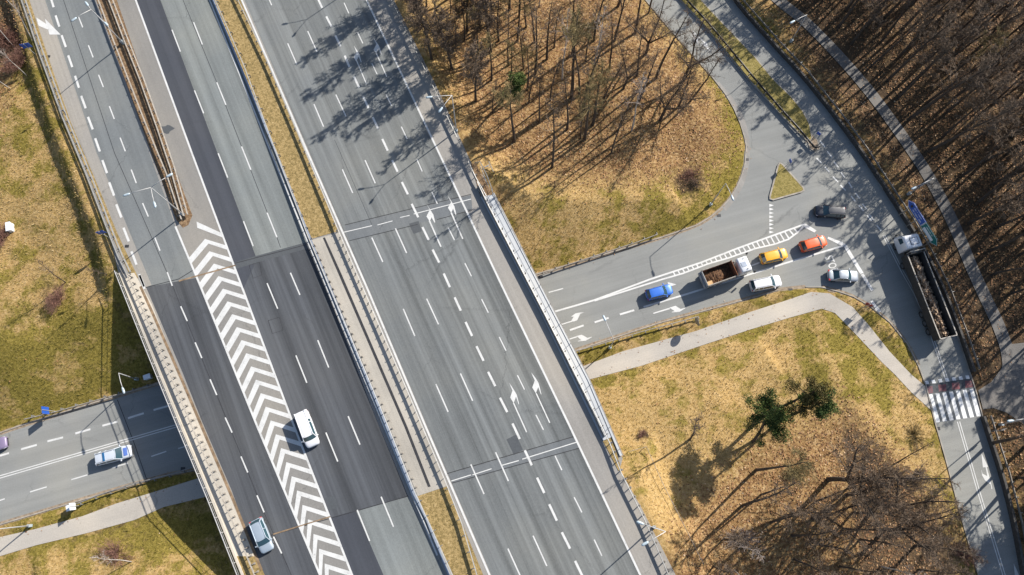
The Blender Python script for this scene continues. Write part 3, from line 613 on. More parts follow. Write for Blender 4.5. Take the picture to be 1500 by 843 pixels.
# STOP lettering
fc = bpy.data.curves.new('stop_lettering', 'FONT'); fc.body = 'STOP'; fc.size = 1.0; fc.align_x = 'CENTER'; fc.align_y = 'CENTER'; fc.offset = 0.006
tmp = bpy.data.objects.new('tmp_text', fc); col.objects.link(tmp); bpy.context.view_layer.update()
me = bpy.data.meshes.new_from_object(tmp.evaluated_get(bpy.context.evaluated_depsgraph_get())); bpy.data.objects.remove(tmp); me.name = 'stop_lettering'
me.materials.clear(); me.materials.append(M['white'])
so_ = bpy.data.objects.new('stop_lettering', me); col.objects.link(so_); tag(so_, kind='structure')
c_ = at(1217.5, 387); d_ = at(1225, 402)-at(1213, 375); ang = math.atan2(d_.y, d_.x)
so_.location = (c_.x, c_.y, .018); so_.rotation_euler = (0, 0, ang); so_.scale = (1.05, 1.75, 1)
mb = MB()
mb.ribbon(W([(172, 586), (196, 648), (214, 700), (240, 742)]), .10, .009)  # long thin cast shadow of a cable, painted as a dark ribbon
for x_, y_ in ((1094, 234), (1053, 316), (792, 405), (268, 687), (1374, 628), (1158, 425), (1287, 262)):
    p = at(x_, y_); mb.poly([(p.x-.3, p.y-.22, .026), (p.x+.3, p.y-.22, .026), (p.x+.3, p.y+.22, .026), (p.x-.3, p.y+.22, .026)])
for x_, y_ in ((71, 83), (186, 361)):
    p = at(x_, y_, MZ); mb.poly([(p.x-.28, p.y-.2, MZ+.026), (p.x+.28, p.y-.2, MZ+.026), (p.x+.28, p.y+.2, MZ+.026), (p.x-.28, p.y+.2, MZ+.026)])
struct(mb, 'drains_and_seams', 'seam')
# ------------------------------------------------------------------ guard rails
def post_mesh():
    mb = MB(); mb.box((0, 0, 0.34), (0.07, 0.13, 0.72)); mb.box((0, 0.16, 0.62), (0.10, 0.24, 0.16)); return mb.mesh('post', 'steel')
POST = post_mesh()
def post_small():
    mb = MB(); mb.box((0, 0, 0.36), (0.10, 0.14, 0.74)); mb.box((0, 0, 0.02), (0.26, 0.26, 0.05)); return mb.mesh('post', 'steel_dull')
POSTS = post_small()
def guardrail(pts, z, label, name='guardrail', step=2.0, side=1, mat='steel', double=False, group=None, posts=True, beamz=(0.45, 0.76), wd=0.10, pm=None):
    """z: number (flat) or None (follow the ground). side: +1 puts the beam left of the posts along the line."""
    if z is None:
        P = [gnd(*p) for p in pts]; P = densify(P, 1.5)
        for p in P: p.z = gz(p.x, p.y)
    else: P = [at(p[0], p[1], z) for p in pts]
    c = P[0].copy(); root = empty(name, c, 0, label, 'guardrail', group)
    Q = [p-c for p in P]
    def beam(off, nm):
        mb = MB(); rings = []
        for i, p in enumerate(Q):
            d = (Q[min(i+1, len(Q)-1)]-Q[max(i-1, 0)]); d.z = 0; d.normalize(); nn = Vector((-d.y, d.x, 0))
            h = beamz[1]-beamz[0]; prof = [(-.5, 0), (.5, .12), (.1, .5), (.5, .88), (-.5, 1), (-.25, .5)]
            rings.append([p+nn*(off+q[0]*wd)+Vector((0, 0, beamz[0]+h*q[1])) for q in prof])
        mb.loft(rings); return mb.build(nm, mat, root)
    beam(0.28*side, 'beam')
    if double: beam(-0.28*side, 'beam')
    if posts:
        for p, d in walk(Q, step, step*0.5)[:100]:
            o = bpy.data.objects.new('post', pm or POST); col.objects.link(o); o.parent = root; o.location = p; o.rotation_euler = (0, 0, math.atan2(d.y, d.x)+(0 if side > 0 else math.pi))
    return root
def railing(pts, z, label, name='bridge_railing', hgt=1.1, step=2.0, mat='rail_white', bars=(1.08, 0.55)):
    P = [at(p[0], p[1], z) for p in pts]; c = P[0].copy(); root = empty(name, c, 0, label, 'railing'); Q = [p-c for p in P]
    mb = MB(); mb.wall(Q, 0.09, bars[0]-.035, bars[0]+.035); mb.build('handrail', mat, root)
    for b_ in bars[1:]:
        mb = MB(); mb.wall(Q, 0.03, b_-.015, b_+.015); mb.build('lower_rail', mat, root)
    pm = MB(); pm.box((0, 0, (bars[0])/2), (.05, .05, bars[0])); pm = pm.mesh('post', mat)
    for p, d in walk(Q, step, 0.3)[:100]:
        o = bpy.data.objects.new('post', pm); col.objects.link(o); o.parent = root; o.location = p; o.rotation_euler = (0, 0, math.atan2(d.y, d.x))
    return root
Y = MZ+.03
guardrail([(20, -40), (37, 0), (64, 80), (99, 176), (134, 260), (164, 338), (180, 378), (192, 402)], Y, 'steel guardrail along the outer left verge of the slip road, above the dark ditch', side=1, double=True)
guardrail([(192, 402), (228, 484), (274, 593), (318, 697), (358, 790), (380, 843), (398, 890)], MZ+.05, 'weathered guardrail on closely spaced posts along the left edge of the bridge', name='bridge_guardrail', step=1.05, side=-1, pm=POSTS, mat='steel_dull')
railing([(174, 400), (222, 520), (262, 618), (309, 731), (353, 843)], MZ, 'pale handrail on the outer left edge of the bridge above the lower road')
mb = MB(); mb.wall(W([(176, 400), (223.5, 520), (263.5, 618), (311, 731), (356, 843)], MZ), .3, -.2, .16); tag(mb.build('bridge_coping', 'concrete'), 'narrow concrete coping under the pale handrail on the left bridge edge', 'coping')
guardrail([(128, -40), (143, 0), (166, 62), (214, 186), (244, 258), (266, 325)], Y, 'guardrail on the slip road side of the narrow brown median', side=1, mat='steel_dull')
guardrail([(147, -40), (164, 0), (187, 60), (211, 120), (236, 190), (256, 250), (275, 318)], Y, 'guardrail on the motorway side of the narrow brown median', side=1, mat='steel_dull', double=True)
guardrail([(305, -30), (319, 0), (362, 98), (400, 200), (455, 345)], Y, 'guardrail with white brackets on the left side of the upper grass median', side=-1)
guardrail([(330, -30), (346, 0), (390, 92), (432, 190), (492, 335)], Y, 'guardrail with brackets on the right side of the upper grass median', side=1)
guardrail([(455, 345), (560, 592), (613, 722)], MZ+.05, 'guardrail along the left edge of the concrete bridge median', name='bridge_guardrail', step=1.15, side=-1, pm=POSTS)
guardrail([(492, 335), (595, 575), (650, 706)], MZ+.05, 'guardrail along the right edge of the concrete bridge median', name='bridge_guardrail', step=1.15, side=1)
guardrail([(613, 722), (635, 770), (668, 843), (690, 895)], Y, 'guardrail on the left side of the lower grass median, converging downwards', side=-1)
guardrail([(650, 706), (674, 768), (696, 843), (716, 900)], Y, 'guardrail on the right side of the lower grass median beside the white edge line', side=1)
mb = MB(); mb.wall(W([(303, -20), (312, 0), (404, 222), (456, 354), (560, 608), (602, 714), (626, 762), (658, 843), (675, 880)], MZ), .26, .0, .22); o = mb.build('bridge_kerb_beam', 'rail_blue'); tag(o, 'long blue-grey kerb beam beside the guardrail left of the central median', 'kerb beam')
guardrail([(552, -50), (575, 0), (640, 134), (700, 262), (716, 290)], Y, 'guardrail along the outer shoulder beside the upper wood', side=-1, mat='steel')
guardrail([(702, 268), (716, 298), (800, 460), (870, 598), (895, 648), (912, 692), (946, 760), (982, 843), (1002, 890)], MZ+.05, 'guardrail between the outer shoulder and the pale bridge walkway', name='bridge_guardrail', step=1.2, side=-1, pm=POSTS)
mb = MB(); mb.wall(W([(700, 275), (790, 450), (872, 614), (884, 640)], MZ), .22, 0, .45); o = mb.build('bridge_kerb_beam', 'steel_dull'); tag(o, 'dark low steel beam on the road side of the pale walkway', 'kerb beam')
railing([(720, 282), (798, 432), (861, 554), (911, 668)], MZ+.1, 'slim handrail on the outer right edge of the bridge walkway', mat='steel_dull', step=3.0)
mb = MB(); mb.wall(W([(722.5, 284), (800, 436), (862.5, 557), (909.5, 668)], MZ), .3, -.3, .2); tag(mb.build('bridge_coping', 'walkway'), 'pale coping along the outer right edge of the bridge walkway', 'coping')
guardrail([(786, 404), (826, 389), (880, 371), (930, 355), (961, 343)], None, 'guardrail on the grass bank north of the lower road, right of the bridge', side=-1, mat='steel_dull')
guardrail([(838, 520), (880, 508), (940, 490), (985, 478), (1022, 468)], None, 'guardrail between the lower road and the gravelly footpath, right of the bridge', side=1, mat='steel_dull')
guardrail([(40, 612), (90, 600), (160, 580), (238, 560), (300, 541)], None, 'guardrail above the lower road, left of the bridge, on its north verge', side=-1, mat='steel_dull')
guardrail([(112, 743), (150, 728), (200, 711), (240, 702), (292, 686), (340, 672)], None, 'guardrail between the lower road and footpath, left of the bridge', side=1, mat='steel')
# guard on the dividing island, curling round its tip
guardrail([(990, -12), (1003, 4), (1032, 35), (1064, 73), (1095, 111), (1140, 163), (1168, 194), (1183, 212), (1189, 219), (1195, 221.5), (1201, 219)], 0.1, 'dark guardrail along the dividing island, curled round at its tip', side=1, mat='black', posts=True, beamz=(0.3, 0.72), wd=.13, pm=POSTS)
RB = [(1052, -40), (1076, 0), (1136, 68), (1176, 110), (1223, 169), (1263, 223), (1291, 266), (1331, 327), (1356, 370), (1383, 425), (1407, 488), (1427, 545)]
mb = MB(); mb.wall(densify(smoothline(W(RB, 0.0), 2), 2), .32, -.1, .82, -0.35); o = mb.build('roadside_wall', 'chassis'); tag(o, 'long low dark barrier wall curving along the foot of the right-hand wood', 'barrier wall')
guardrail([(p[0]+7, p[1]-4) for p in RB], None, 'thin steel rail behind the low dark wall beside the right-hand wood', side=-1, mat='steel_dull')
RB2 = [(1441, 610), (1452, 645), (1468, 693), (1487, 767), (1500, 840), (1514, 900)]
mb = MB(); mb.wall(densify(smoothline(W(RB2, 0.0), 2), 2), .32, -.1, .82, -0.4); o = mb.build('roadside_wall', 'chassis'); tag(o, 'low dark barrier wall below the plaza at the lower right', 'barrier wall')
guardrail([(p[0]+9, p[1]-1) for p in RB2], None, 'thin steel rail behind the low wall at the lower right corner', side=-1, mat='steel_dull')
# ------------------------------------------------------------------ stairs
def stairs():
    a = at(710, 244, 6.2); b_ = at(729, 287, 2.6); d = b_-a; L_ = math.hypot(d.x, d.y); ang = math.atan2(d.y, d.x)
    root = empty('staircase', (a.x, a.y, a.z), ang, 'narrow concrete staircase with pale handrail going down beside the bridge end', 'stairs')
    n_ = 17
    for i in range(n_):
        mb = MB(); mb.box((L_*(i+.5)/n_, 0, -(a.z-b_.z)*i/n_-0.1), (L_/n_*0.62, 1.25, .16)); mb.build('step', 'walkway', root)
    for s in (1, -1):
        mb = MB(); mb.tube([(0, s*.72, .9), (L_, s*.72, .9-(a.z-b_.z))], .05, 5)
        for k in range(5): mb.tube([(L_*k/4, s*.72, -(a.z-b_.z)*k/4-.6), (L_*k/4, s*.72, .9-(a.z-b_.z)*k/4)], .035, 5)
        mb.build('handrail', 'rail_white', root)
    mb = MB(); mb.wall([Vector((-.3, -.95, 0)), Vector((L_, -.95, -(a.z-b_.z)))], .25, -1.2, .1); mb.build('side_wall', 'concrete', root)
stairs()
railing([(696, 243), (704, 242), (714, 262), (722, 284)], MZ, 'short railing around the top of the staircase', mat='steel', step=1.2)
# ------------------------------------------------------------------ street lamps
def lamp(base, zb, apex, heads, h, label, drop=0.0):
    B = at(*base, zb); root = empty('street_lamp', B, 0, label, 'street lamp', 'street lamps')
    A = at(*apex, zb+h)-B; 
    if math.hypot(A.x, A.y) > 1.3: A = Vector((A.x, A.y, 0)).normalized()*1.3+Vector((0, 0, h))
    mb = MB(); mb.tube([(0, 0, -.5), (A.x*.25, A.y*.25, A.z*.33), (A.x, A.y, A.z)], [.11, .08, .05], 8); mb.build('pole', 'lamp_grey', root, True)
    mb = MB(); mb.box((0, 0, .35), (.34, .34, .7)); mb.build('base_box', 'lamp_head', root)
    for hd in heads:
        Hp = at(*hd, zb+h+.25)-B; d = (Hp-A); d.z = 0; L_ = d.length; d.normalize()
        mb = MB(); mb.tube([A, A.lerp(Hp, .5)+Vector((0, 0, .12)), Hp-d*.4], .042, 6); arm = mb.build('arm', 'rail_white', root, True)
        ang = math.atan2(d.y, d.x); M4 = Matrix.Translation(Hp)@Matrix.Rotation(ang, 4, 'Z')
        mb = MB(); mb.loft([[M4@Vector((x_, y_*s_, z_)) for y_, z_ in ((-.05, 0), (-.16, .02), (-.13, .10), (0, .14), (.13, .10), (.16, .02), (.05, 0))] for x_, s_ in ((-.5, .5), (-.3, 1), (.15, 1.1), (.38, .6))])
        hh = mb.build('lamp_head', 'lamp_head', root, True)
        mb = MB(); mb.box((0, 0, -.02), (.5, .22, .03), M4); mb.build('lens', 'lamp_lens', hh)
lamp((181, 64), Y, (139, 22), [(108, 29.6), (127, 6), (156, 36)], 9.3, 'three-armed street lamp in the narrow median at the top left')
lamp((269, 315), Y, (221, 275), [(185, 286), (249, 257), (227, 301)], 10.0, 'three-armed street lamp at the tip of the narrow brown median')
lamp((669, 194), 6.1, (662, 140), [(628, 143), (645, 162)], 9.5, 'two-armed street lamp beside the motorway guardrail near the staircase')
lamp((957, 772), 6.1, (975, 779), [(937, 766), (944, 797)], 9.0, 'two-armed street lamp on the outer guardrail at the bottom of the motorway')
c3 = at(645, 162, MZ+9.5); sh = at(422, 58, MZ)-at(535, 304, MZ)
def pxof(v):
    # inverse projection for placing the lamp that stands above the frame
    fy = math.cos(TILT); fz = math.sin(TILT); x, y, z = v.x, v.y, v.z-HC
    dep = y*math.sin(TILT)-z*math.cos(TILT); up_ = y*math.cos(TILT)+z*math.sin(TILT)
    return (750+F*x/dep, 421.5-F*up_/dep)
mv = lambda px, z: pxof(at(px[0], px[1], z)+sh)
lamp(mv((669, 194), 6.1), 6.1, mv((662, 140), 15.6), [mv((628, 143), 15.6), mv((645, 162), 15.6)], 9.5, 'two-armed street lamp beside the motorway at the top edge of the view')
lamp((202, 556), gnd(202, 556).z, (176, 547), [(181, 573)], 7.2, 'white single-arm street lamp beside the left bridge edge in the shade')
lamp((893, 510), gnd(893, 510).z, (899, 499), [(885, 466)], 7.0, 'white single-arm street lamp over the lower road by the footpath guardrail')
lamp((1040, 301), gnd(1040, 301).z, (1063, 269), [(1073, 291)], 8.2, 'slender street lamp on the inside of the slip road curve')
lamp((1158, 62), gnd(1158, 62).z, (1182, 22), [(1160, 33)], 8.0, 'white street lamp beside the woodland path at the top right')
lamp((1330, 285), gnd(1330, 285).z, (1361, 268), [(1338, 276)], 8.0, 'white street lamp above the blue direction sign')
lamp((1464, 622), gnd(1464, 622).z, (1512, 612), [(1479, 617)], 8.0, 'white street lamp at the plaza beside the zebra crossing')
lamp((46, 770), gnd(46, 770).z, (-10, 776), [(-3, 752)], 8.0, 'pale street lamp beside the footpath at the lower left corner')
# ------------------------------------------------------------------ signs and cabinets
def sign(base, z, h, wd, ht, ang, mat, label, cat='road sign', back='steel', round_=False, name='road_sign'):
    B = gnd(*base) if z is None else at(*base, z); root = empty(name, B, R(ang), label, cat)
    mb = MB(); mb.tube([(0, 0, -.3), (0, 0, h+.05)], .045, 6); mb.build('post', 'lamp_grey', root)
    mb = MB()
    if round_: mb.tube([(0.05, 0, h-ht/2), (.08, 0, h-ht/2)], wd/2, 20)
    else: mb.box((.065, 0, h-ht/2), (.03, wd, ht))
    mb.build('sign_panel', mat, root)
M['sign_blue'] = plain('sign_blue', (0.02, 0.09, 0.42), 0.35, var=0.1)
M['sign_green'] = plain('sign_green', (0.01, 0.16, 0.15), 0.35, var=0.1)
M['sign_white'] = plain('sign_white', (0.75, 0.78, 0.82), 0.4, var=0.06)
M['sign_red'] = plain('sign_red', (0.28, 0.03, 0.03), 0.5, var=0.15)
sign((82, 603), None, 2.9, 1.0, 1.5, 195, 'sign_blue', 'small blue sign on the grass above the lower road at the left')
sign((118, 741), None, 2.3, .9, 1.3, 195, 'sign_white', 'white rectangular sign beside the lower left footpath')
sign((1016, 476), None, 2.9, 1.3, 1.3, 200, 'steel', 'round sign seen edge-on at the end of the footpath guardrail', round_=True)
sign((1262, 452), None, 2.5, .9, .9, 60, 'sign_red', 'dark red stop sign on the grass corner below the silver saloon')
sign((1152, 243), .16, 2.0, .6, .6, 200, 'sign_blue', 'small sign on the triangular grass island')
sign((1192, 204), .14, 2.2, .6, .6, 230, 'sign_blue', 'small sign at the tip of the dividing island')
sign((52, 80), MZ, 2.6, 1.3, 1.0, 105, 'sign_blue', 'blue-grey sign behind the outer guardrail near the painted merge arrow')
sign((161, 349), MZ, 2.6, 1.0, .9, 105, 'sign_blue', 'blue-grey sign behind the outer guardrail just above the bridge')
sign((1450, 632), None, 2.8, 1.0, .7, 110, 'steel', 'grey sign seen from behind at the lower right verge')
def cabinet(px, sx, sy, sz, rz, label):
    B = gnd(*px); root = empty('utility_cabinet', B, R(rz), label, 'cabinet')
    mb = MB(); mb.box((0, 0, sz/2), (sx, sy, sz)); mb.build('housing', 'sign_white', root)
    mb = MB(); mb.box((0, 0, sz+.04), (sx*1.1, sy*1.12, .08)); mb.build('lid', 'sign_white', root)
    mb = MB(); mb.box((sx/2+.012, 0, sz*.52), (.02, sy*.8, sz*.75)); mb.build('door', 'walkway', root)
cabinet((18, 335), .6, 1.2, .85, 15, 'white box-like cabinet standing alone on the dry grass at the left')
cabinet((219, 553), .9, .6, .7, 20, 'small pale cabinet in the bridge shade beside the street lamp')
cabinet((107, 744), .5, .7, 1.0, 17, 'small white box on the verge beside the lower left guardrail')
# ------------------------------------------------------------------ arrow direction sign
def direction_sign(p0, p1, zt, ht, mat, tip_at_start, label, inset=None):
    a = at(*p0, zt); b_ = at(*p1, zt); d = b_-a; L_ = d.length; ang = math.atan2(d.y, d.x)
    root = empty('direction_sign', (a.x, a.y, gz(a.x, a.y)), ang, label, 'direction sign'); z0 = zt-gz(a.x, a.y)
    tp = .75; out = [(0, -ht/2), (tp, 0), (L_, 0), (L_, -ht), (tp, -ht)] if tip_at_start else [(0, 0), (L_-tp, 0), (L_, -ht/2), (L_-tp, -ht), (0, -ht)]
    def slab(pts, y0_, y1_, nm, mt, par):
        mb = MB(); mb.loft([[Vector((x, y0_, z0+z)) for x, z in pts], [Vector((x, y1_, z0+z)) for x, z in pts]]); return mb.build(nm, mt, par)
    bd = slab(out, -.04, .03, 'panel', mat, root)
    cx = sum(p[0] for p in out)/5; cz = -ht/2
    # raised white border
    mb = MB()
    for i in range(5):
        q0 = out[i-1]; q1 = out[i]
        k = lambda q, s_: (cx+(q[0]-cx)*(1-s_*.35), cz+(q[1]-cz)*(1-s_))
        w0 = k(q0, .0); w1 = k(q1, .0); v1 = k(q1, .09); v0 = k(q0, .09)
        mb.poly([(w0[0], -.045, z0+w0[1]), (w1[0], -.045, z0+w1[1]), (v1[0], -.045, z0+v1[1]), (v0[0], -.045, z0+v0[1])])
    mb.build('border', 'sign_white', bd)
    rnd = random.Random(5 if tip_at_start else 9); mb = MB()
    rows = ((-.32, 1.5, L_-.5), (-.68, 1.5, L_-.35)) if tip_at_start else ((-.30, .55, L_-1.3),)
    for rz_, xs, xe in rows:
        x = xs
        while x < xe:
            wl = rnd.uniform(.05, .10); hh = rnd.choice((.16, .16, .24)); zc = z0+rz_*ht
            mb.box((x, -.048, zc), (wl, .008, hh)); x += wl+.055 if rnd.random() < .85 else .28
    mb.build('lettering', 'sign_white', bd)
    if inset:
        mb = MB(); mb.box((L_*.42, -.05, z0-.70*ht), (L_*.62, .014, ht*.38)); mb.build('inset_panel', 'sign_white', bd)
    else:
        mb = MB(); mb.box((1.0, -.05, z0-.5*ht), (.34, .014, .5)); mb.build('symbol', 'black', bd)
    for x in (L_*.25, L_*.75):
        mb = MB(); mb.box((x, .10, z0/2-.2), (.12, .12, z0+.4)); mb.build('post', 'steel_dull', root)
direction_sign((1335, 291), (1357, 326), 4.6, 1.45, 'sign_blue', True, 'long blue arrow-shaped direction sign pointing up the road, beside the white truck cab')
direction_sign((1357.3, 326.5), (1377, 358), 4.6, 1.45, 'sign_green', False, 'green arrow-shaped direction sign with white inset pointing down the road', True)
# ------------------------------------------------------------------ cars
def wheelpair(root, x, y, r, wd, ref=[None, None]):
    for s in (1, -1):
        t = MB(); t.tube([(x, s*(y-wd), r), (x, s*y, r)], r, 18); to = t.build('wheel', 'tyre', root, False)
        q = MB(); q.tube([(x, s*(y-.02), r), (x, s*(y+.012), r)], r*.62, 14); q.build('rim', 'rim', to)
def car(label, px, pz, az, paint, L=4.3, Wd=1.78, H=1.48, kind='hatch', roof=None, cat='car', name=None, hood=None):
    c = at(*px, pz+.75); root = empty(name or {'hatch': 'hatchback_car', 'sedan': 'saloon_car', 'estate': 'estate_car', 'van': 'small_van'}[kind], (c.x, c.y, pz), R(az), label, cat)
    zb = H*.62; w_ = Wd/2; hl, hr = L/2, -L/2
    # cabin plan: windscreen base, roof front, roof rear, rear glass base
    cab = {'hatch': (hl-1.05, hl-1.75, hr+.50, hr+.16), 'sedan': (hl-1.30, hl-2.0, hr+1.35, hr+.68), 'estate': (hl-1.20, hl-1.95, hr+.38, hr+.12), 'van': (hl-.95, hl-1.5, hr+.14, hr+.05)}[kind]
    xb, xf, xr, xe = cab
    rings = []
    st = [(hr, .76, .90), (hr+.05, .86, .95), (hr+.18, .94, .985), (hr+.5, .985, 1), (0, 1.0, 1.0), (hl-1.3, 1.0, 1.0), (hl-.75, .985, .97), (hl-.4, .95, .91), (hl-.16, .87, .83), (hl-.05, .76, .74), (hl, .60, .62)]
    for x, k, zz in st:
        ww = w_*k; zt = zb*zz
        if kind == 'sedan' and x < xe+.1: zt = zb*(.97 if x > hr+.1 else .92)
        half = [(0, zt+.03), (ww*.5, zt+.022), (ww*.80, zt-.01), (ww*.94, zt-.09), (ww, zt-.24), (ww*.995, .42), (ww*.95, .24), (ww*.7, .20)]
        ring = [Vector((x, y, z)) for y, z in half]+[Vector((x, -y, z)) for y, z in half[::-1] if y > 0]
        rings.append(ring)
    mb = MB(); mb.loft(rings); body = mb.build('body', paint, root, True)
    mo = body.modifiers.new('s', 'SUBSURF'); mo.levels = mo.render_levels = 1
    wb, wr, zr = w_*.93, w_*.72, H-.05
    cb = {(1, 1): (xb, wb), (0, 1): (xe, wb*.95), (1, -1): (xb, -wb), (0, -1): (xe, -wb*.95)}
    cr_ = {(1, 1): (xf, wr), (0, 1): (xr, wr*.97), (1, -1): (xf, -wr), (0, -1): (xr, -wr*.97)}
    zl = zb-.03
    def panel(nm, a, b_, cc, dd, bulge, n_=6):
        mb = MB(); V = []
        for i in range(n_+1):
            for j in range(n_+1):
                u, v = i/n_, j/n_; p = (Vector(a)*(1-u)+Vector(b_)*u)*(1-v)+(Vector(dd)*(1-u)+Vector(cc)*u)*v
                V.append(p+Vector(bulge)*(4*u*(1-u))*(1-.3*v))
        mb.v = [tuple(p) for p in V]
        for i in range(n_):
            for j in range(n_): q = i*(n_+1)+j; mb.f.append((q, q+n_+1, q+n_+2, q+1))
        return mb.build(nm, 'glass', root, True)
    P3 = lambda d, s, z: (d[s][0], d[s][1], z)
    panel('windscreen', P3(cb, (1, -1), zl), P3(cb, (1, 1), zl), P3(cr_, (1, 1), zr), P3(cr_, (1, -1), zr), (.14, 0, 0))
    panel('rear_window', P3(cb, (0, 1), zl), P3(cb, (0, -1), zl), P3(cr_, (0, -1), zr), P3(cr_, (0, 1), zr), (-.08, 0, 0))
    for s in (1, -1):
        a, b_ = ((0, s), (1, s)) if s < 0 else ((1, s), (0, s))
        panel('side_window', P3(cb, a, zl), P3(cb, b_, zl), P3(cr_, b_, zr), P3(cr_, a, zr), (0, .03*s, 0))
    # roof skin with pillars
    mb = MB(); n_ = 8; V = []
    for i in range(n_+1):
        for j in range(n_+1):
            u, v = i/n_*2-1, j/n_*2-1; x = (xf+.10 if u > 0 else xr-.05)*abs(u)+(1-abs(u))*(xf+xr)/2+(.10*(1-v*v) if u == 1 else 0); y = v*(wr+.05)*(1-.03*(u < 0))
            V.append((x, y, H-.055*abs(v)**3-.05*abs(u)**4-.01))
    for p in list(V): pass
    mb.v = V
    for i in range(n_):
        for j in range(n_): q = i*(n_+1)+j; mb.f.append((q, q+1, q+n_+2, q+n_+1)[::-1])
    rf = mb.build('roof', roof or paint, root, True)
    if rf.data.polygons[0].normal.z < 0: rf.data.flip_normals()
    mb = MB()
    for s in (1, -1):
        mb.tube([P3(cb, (1, s), zl), P3(cr_, (1, s), H-.06)], .055, 5); mb.tube([P3(cb, (0, s), zl), P3(cr_, (0, s), H-.06)], .09, 5)
        xm = (xf+xr)/2; mb.tube([(xm, s*(w_*.945), zl), (xm, s*(wr+.01), H-.06)], .05, 5)
        if kind in ('estate', 'van'): mb.tube([(xr+.5, s*(w_*.945), zl), (xr+.45, s*(wr+.01), H-.06)], .07, 5)
        mb.tube([P3(cr_, (1, s), H-.06), P3(cr_, (0, s), H-.06)], .06, 5)
    if kind == 'van':
        for s in (1, -1): mb.loft([[Vector(p) for p in ((xr+.02, s*w_*.95, zl), (xr+1.15, s*w_*.95, zl), (xr+1.15, s*(wr+.02), H-.07), (xr+.02, s*(wr+.02), H-.07))], [Vector(p) for p in ((xr+.02, s*w_*.91, zl), (xr+1.15, s*w_*.91, zl), (xr+1.15, s*(wr-.02), H-.07), (xr+.02, s*(wr-.02), H-.07))]])
    mb.build('pillars', roof or paint, root)
    for s in (1, -1):
        mb = MB(); mb.box((xb-.15, s*(w_+.11), zb+.02), (.16, .22, .14)); mr = mb.build('wing_mirror', paint, root)
        bv = mr.modifiers.new('b', 'BEVEL'); bv.width = .035; bv.segments = 2
        mb = MB(); mb.loft([[Vector((hl-.42, s*w_*.62, zb*.74)), Vector((hl-.45, s*w_*.93, zb*.76)), Vector((hl-.45, s*w_*.93, zb*.60)), Vector((hl-.42, s*w_*.62, zb*.58))], [Vector((hl-.05, s*w_*.50, zb*.70)), Vector((hl-.20, s*w_*.86, zb*.72)), Vector((hl-.20, s*w_*.86, zb*.58)), Vector((hl-.05, s*w_*.50, zb*.56))]]); mb.build('headlight', 'lens_white', root)
        mb = MB(); mb.box((hr+.10, s*w_*.74, zb*.82), (.18, .30, .16)); mb.build('tail_light', 'lens_red', root)
        if kind == 'estate':
            mb = MB(); mb.tube([(xr+.1, s*wr*.9, H+.02), (xf-.15, s*wr*.9, H+.02)], .022, 5); mb.build('roof_rail', 'rim', root)
    mb = MB(); mb.box((hl-.02, 0, .42), (.06, Wd*.62, .22)); mb.build('grille', 'black', root)
    mb = MB(); mb.box((hr+.02, 0, .45), (.06, .52, .12)); mb.build('number_plate', 'sign_white', root)
    mb = MB(); mb.box((0, 0, .3), (L*.9, Wd*.86, .25)); mb.build('underbody', 'black', root)
    wheelpair(root, hl-.82, w_+.0, .31, .2); wheelpair(root, hr+.75, w_+.0, .31, .2)
    if hood:
        mb = MB(); rr = []
        for x in (hl-.95, hl-.7, hl-.45): rr.append([Vector((x, y, zb*(1.0 if x < hl-.8 else (.975 if x < hl-.6 else .925))+.045-.02*(y/w_)**2)) for y in (-w_*.58, -w_*.3, 0, w_*.3, w_*.58)])
        mb.loft(rr, closed=False, cap=False); mb.build('bonnet_panel', hood, root)
        mb = MB(); mb.box(((xf+xr)/2-.1, 0, H+.03), (.24, wr*1.7, .09)); mb.build('roof_bar', 'bar_blue', root)
    return root
M['p_white'] = carpaint('paint_white', (0.73, 0.73, 0.75), 0.0); M['p_blue'] = carpaint('paint_blue', (0.035, 0.16, 0.62)); M['p_yellow'] = carpaint('paint_yellow_orange', (0.82, 0.40, 0.01), 0.0)
M['p_orange'] = carpaint('paint_orange_red', (0.78, 0.11, 0.012), 0.0); M['p_silver'] = carpaint('paint_silver', (0.34, 0.37, 0.41), 0.5); M['p_navy'] = carpaint('paint_black_blue', (0.008, 0.012, 0.024), 0.0)
M['p_lightsilver'] = carpaint('paint_light_silver', (0.44, 0.51, 0.58), 0.35); M['p_police'] = carpaint('paint_silver_white', (0.66, 0.70, 0.76), 0.2); M['p_hood'] = carpaint('paint_mid_blue', (0.10, 0.18, 0.50), 0.0); M['p_purple'] = carpaint('paint_violet_grey', (0.24, 0.19, 0.30))
M['bar_blue'] = carpaint('blue_bar', (0.02, 0.12, 0.28), 0.0)
car('bright blue hatchback on the lower road between the bridge and the tipper truck', (966, 428), 0, 15, 'p_blue', 4.0, 1.72, 1.5, 'hatch')
car('yellow-orange hatchback waiting in front of the white-cabbed tipper truck', (1134, 375), 0, 14, 'p_yellow', 4.15, 1.75, 1.48, 'hatch')
car('orange-red hatchback first in the queue at the worn stop line', (1192, 357), 0, 16.5, 'p_orange', 4.1, 1.78, 1.55, 'hatch')
car('white estate car below the tipper truck on the lower road', (1122, 415), 0, 11.5, 'p_white', 4.65, 1.82, 1.6, 'estate')
car('silver saloon at the stop line beside the painted STOP', (1236, 404), 0, -2.5, 'p_silver', 4.45, 1.76, 1.45, 'sedan')
car('black-blue estate car turning across the junction below the triangular island', (1216, 310), 0, 174.5, 'p_navy', 4.5, 1.82, 1.5, 'estate')
car('white van-like car driving down the motorway beside the white chevrons', (450, 629), MZ, -65.5, 'p_white', 4.75, 1.85, 1.75, 'van')
car('light silver hatchback on the slip road at the bottom left of the bridge', (383, 785), MZ, -63, 'p_lightsilver', 4.25, 1.78, 1.5, 'hatch')
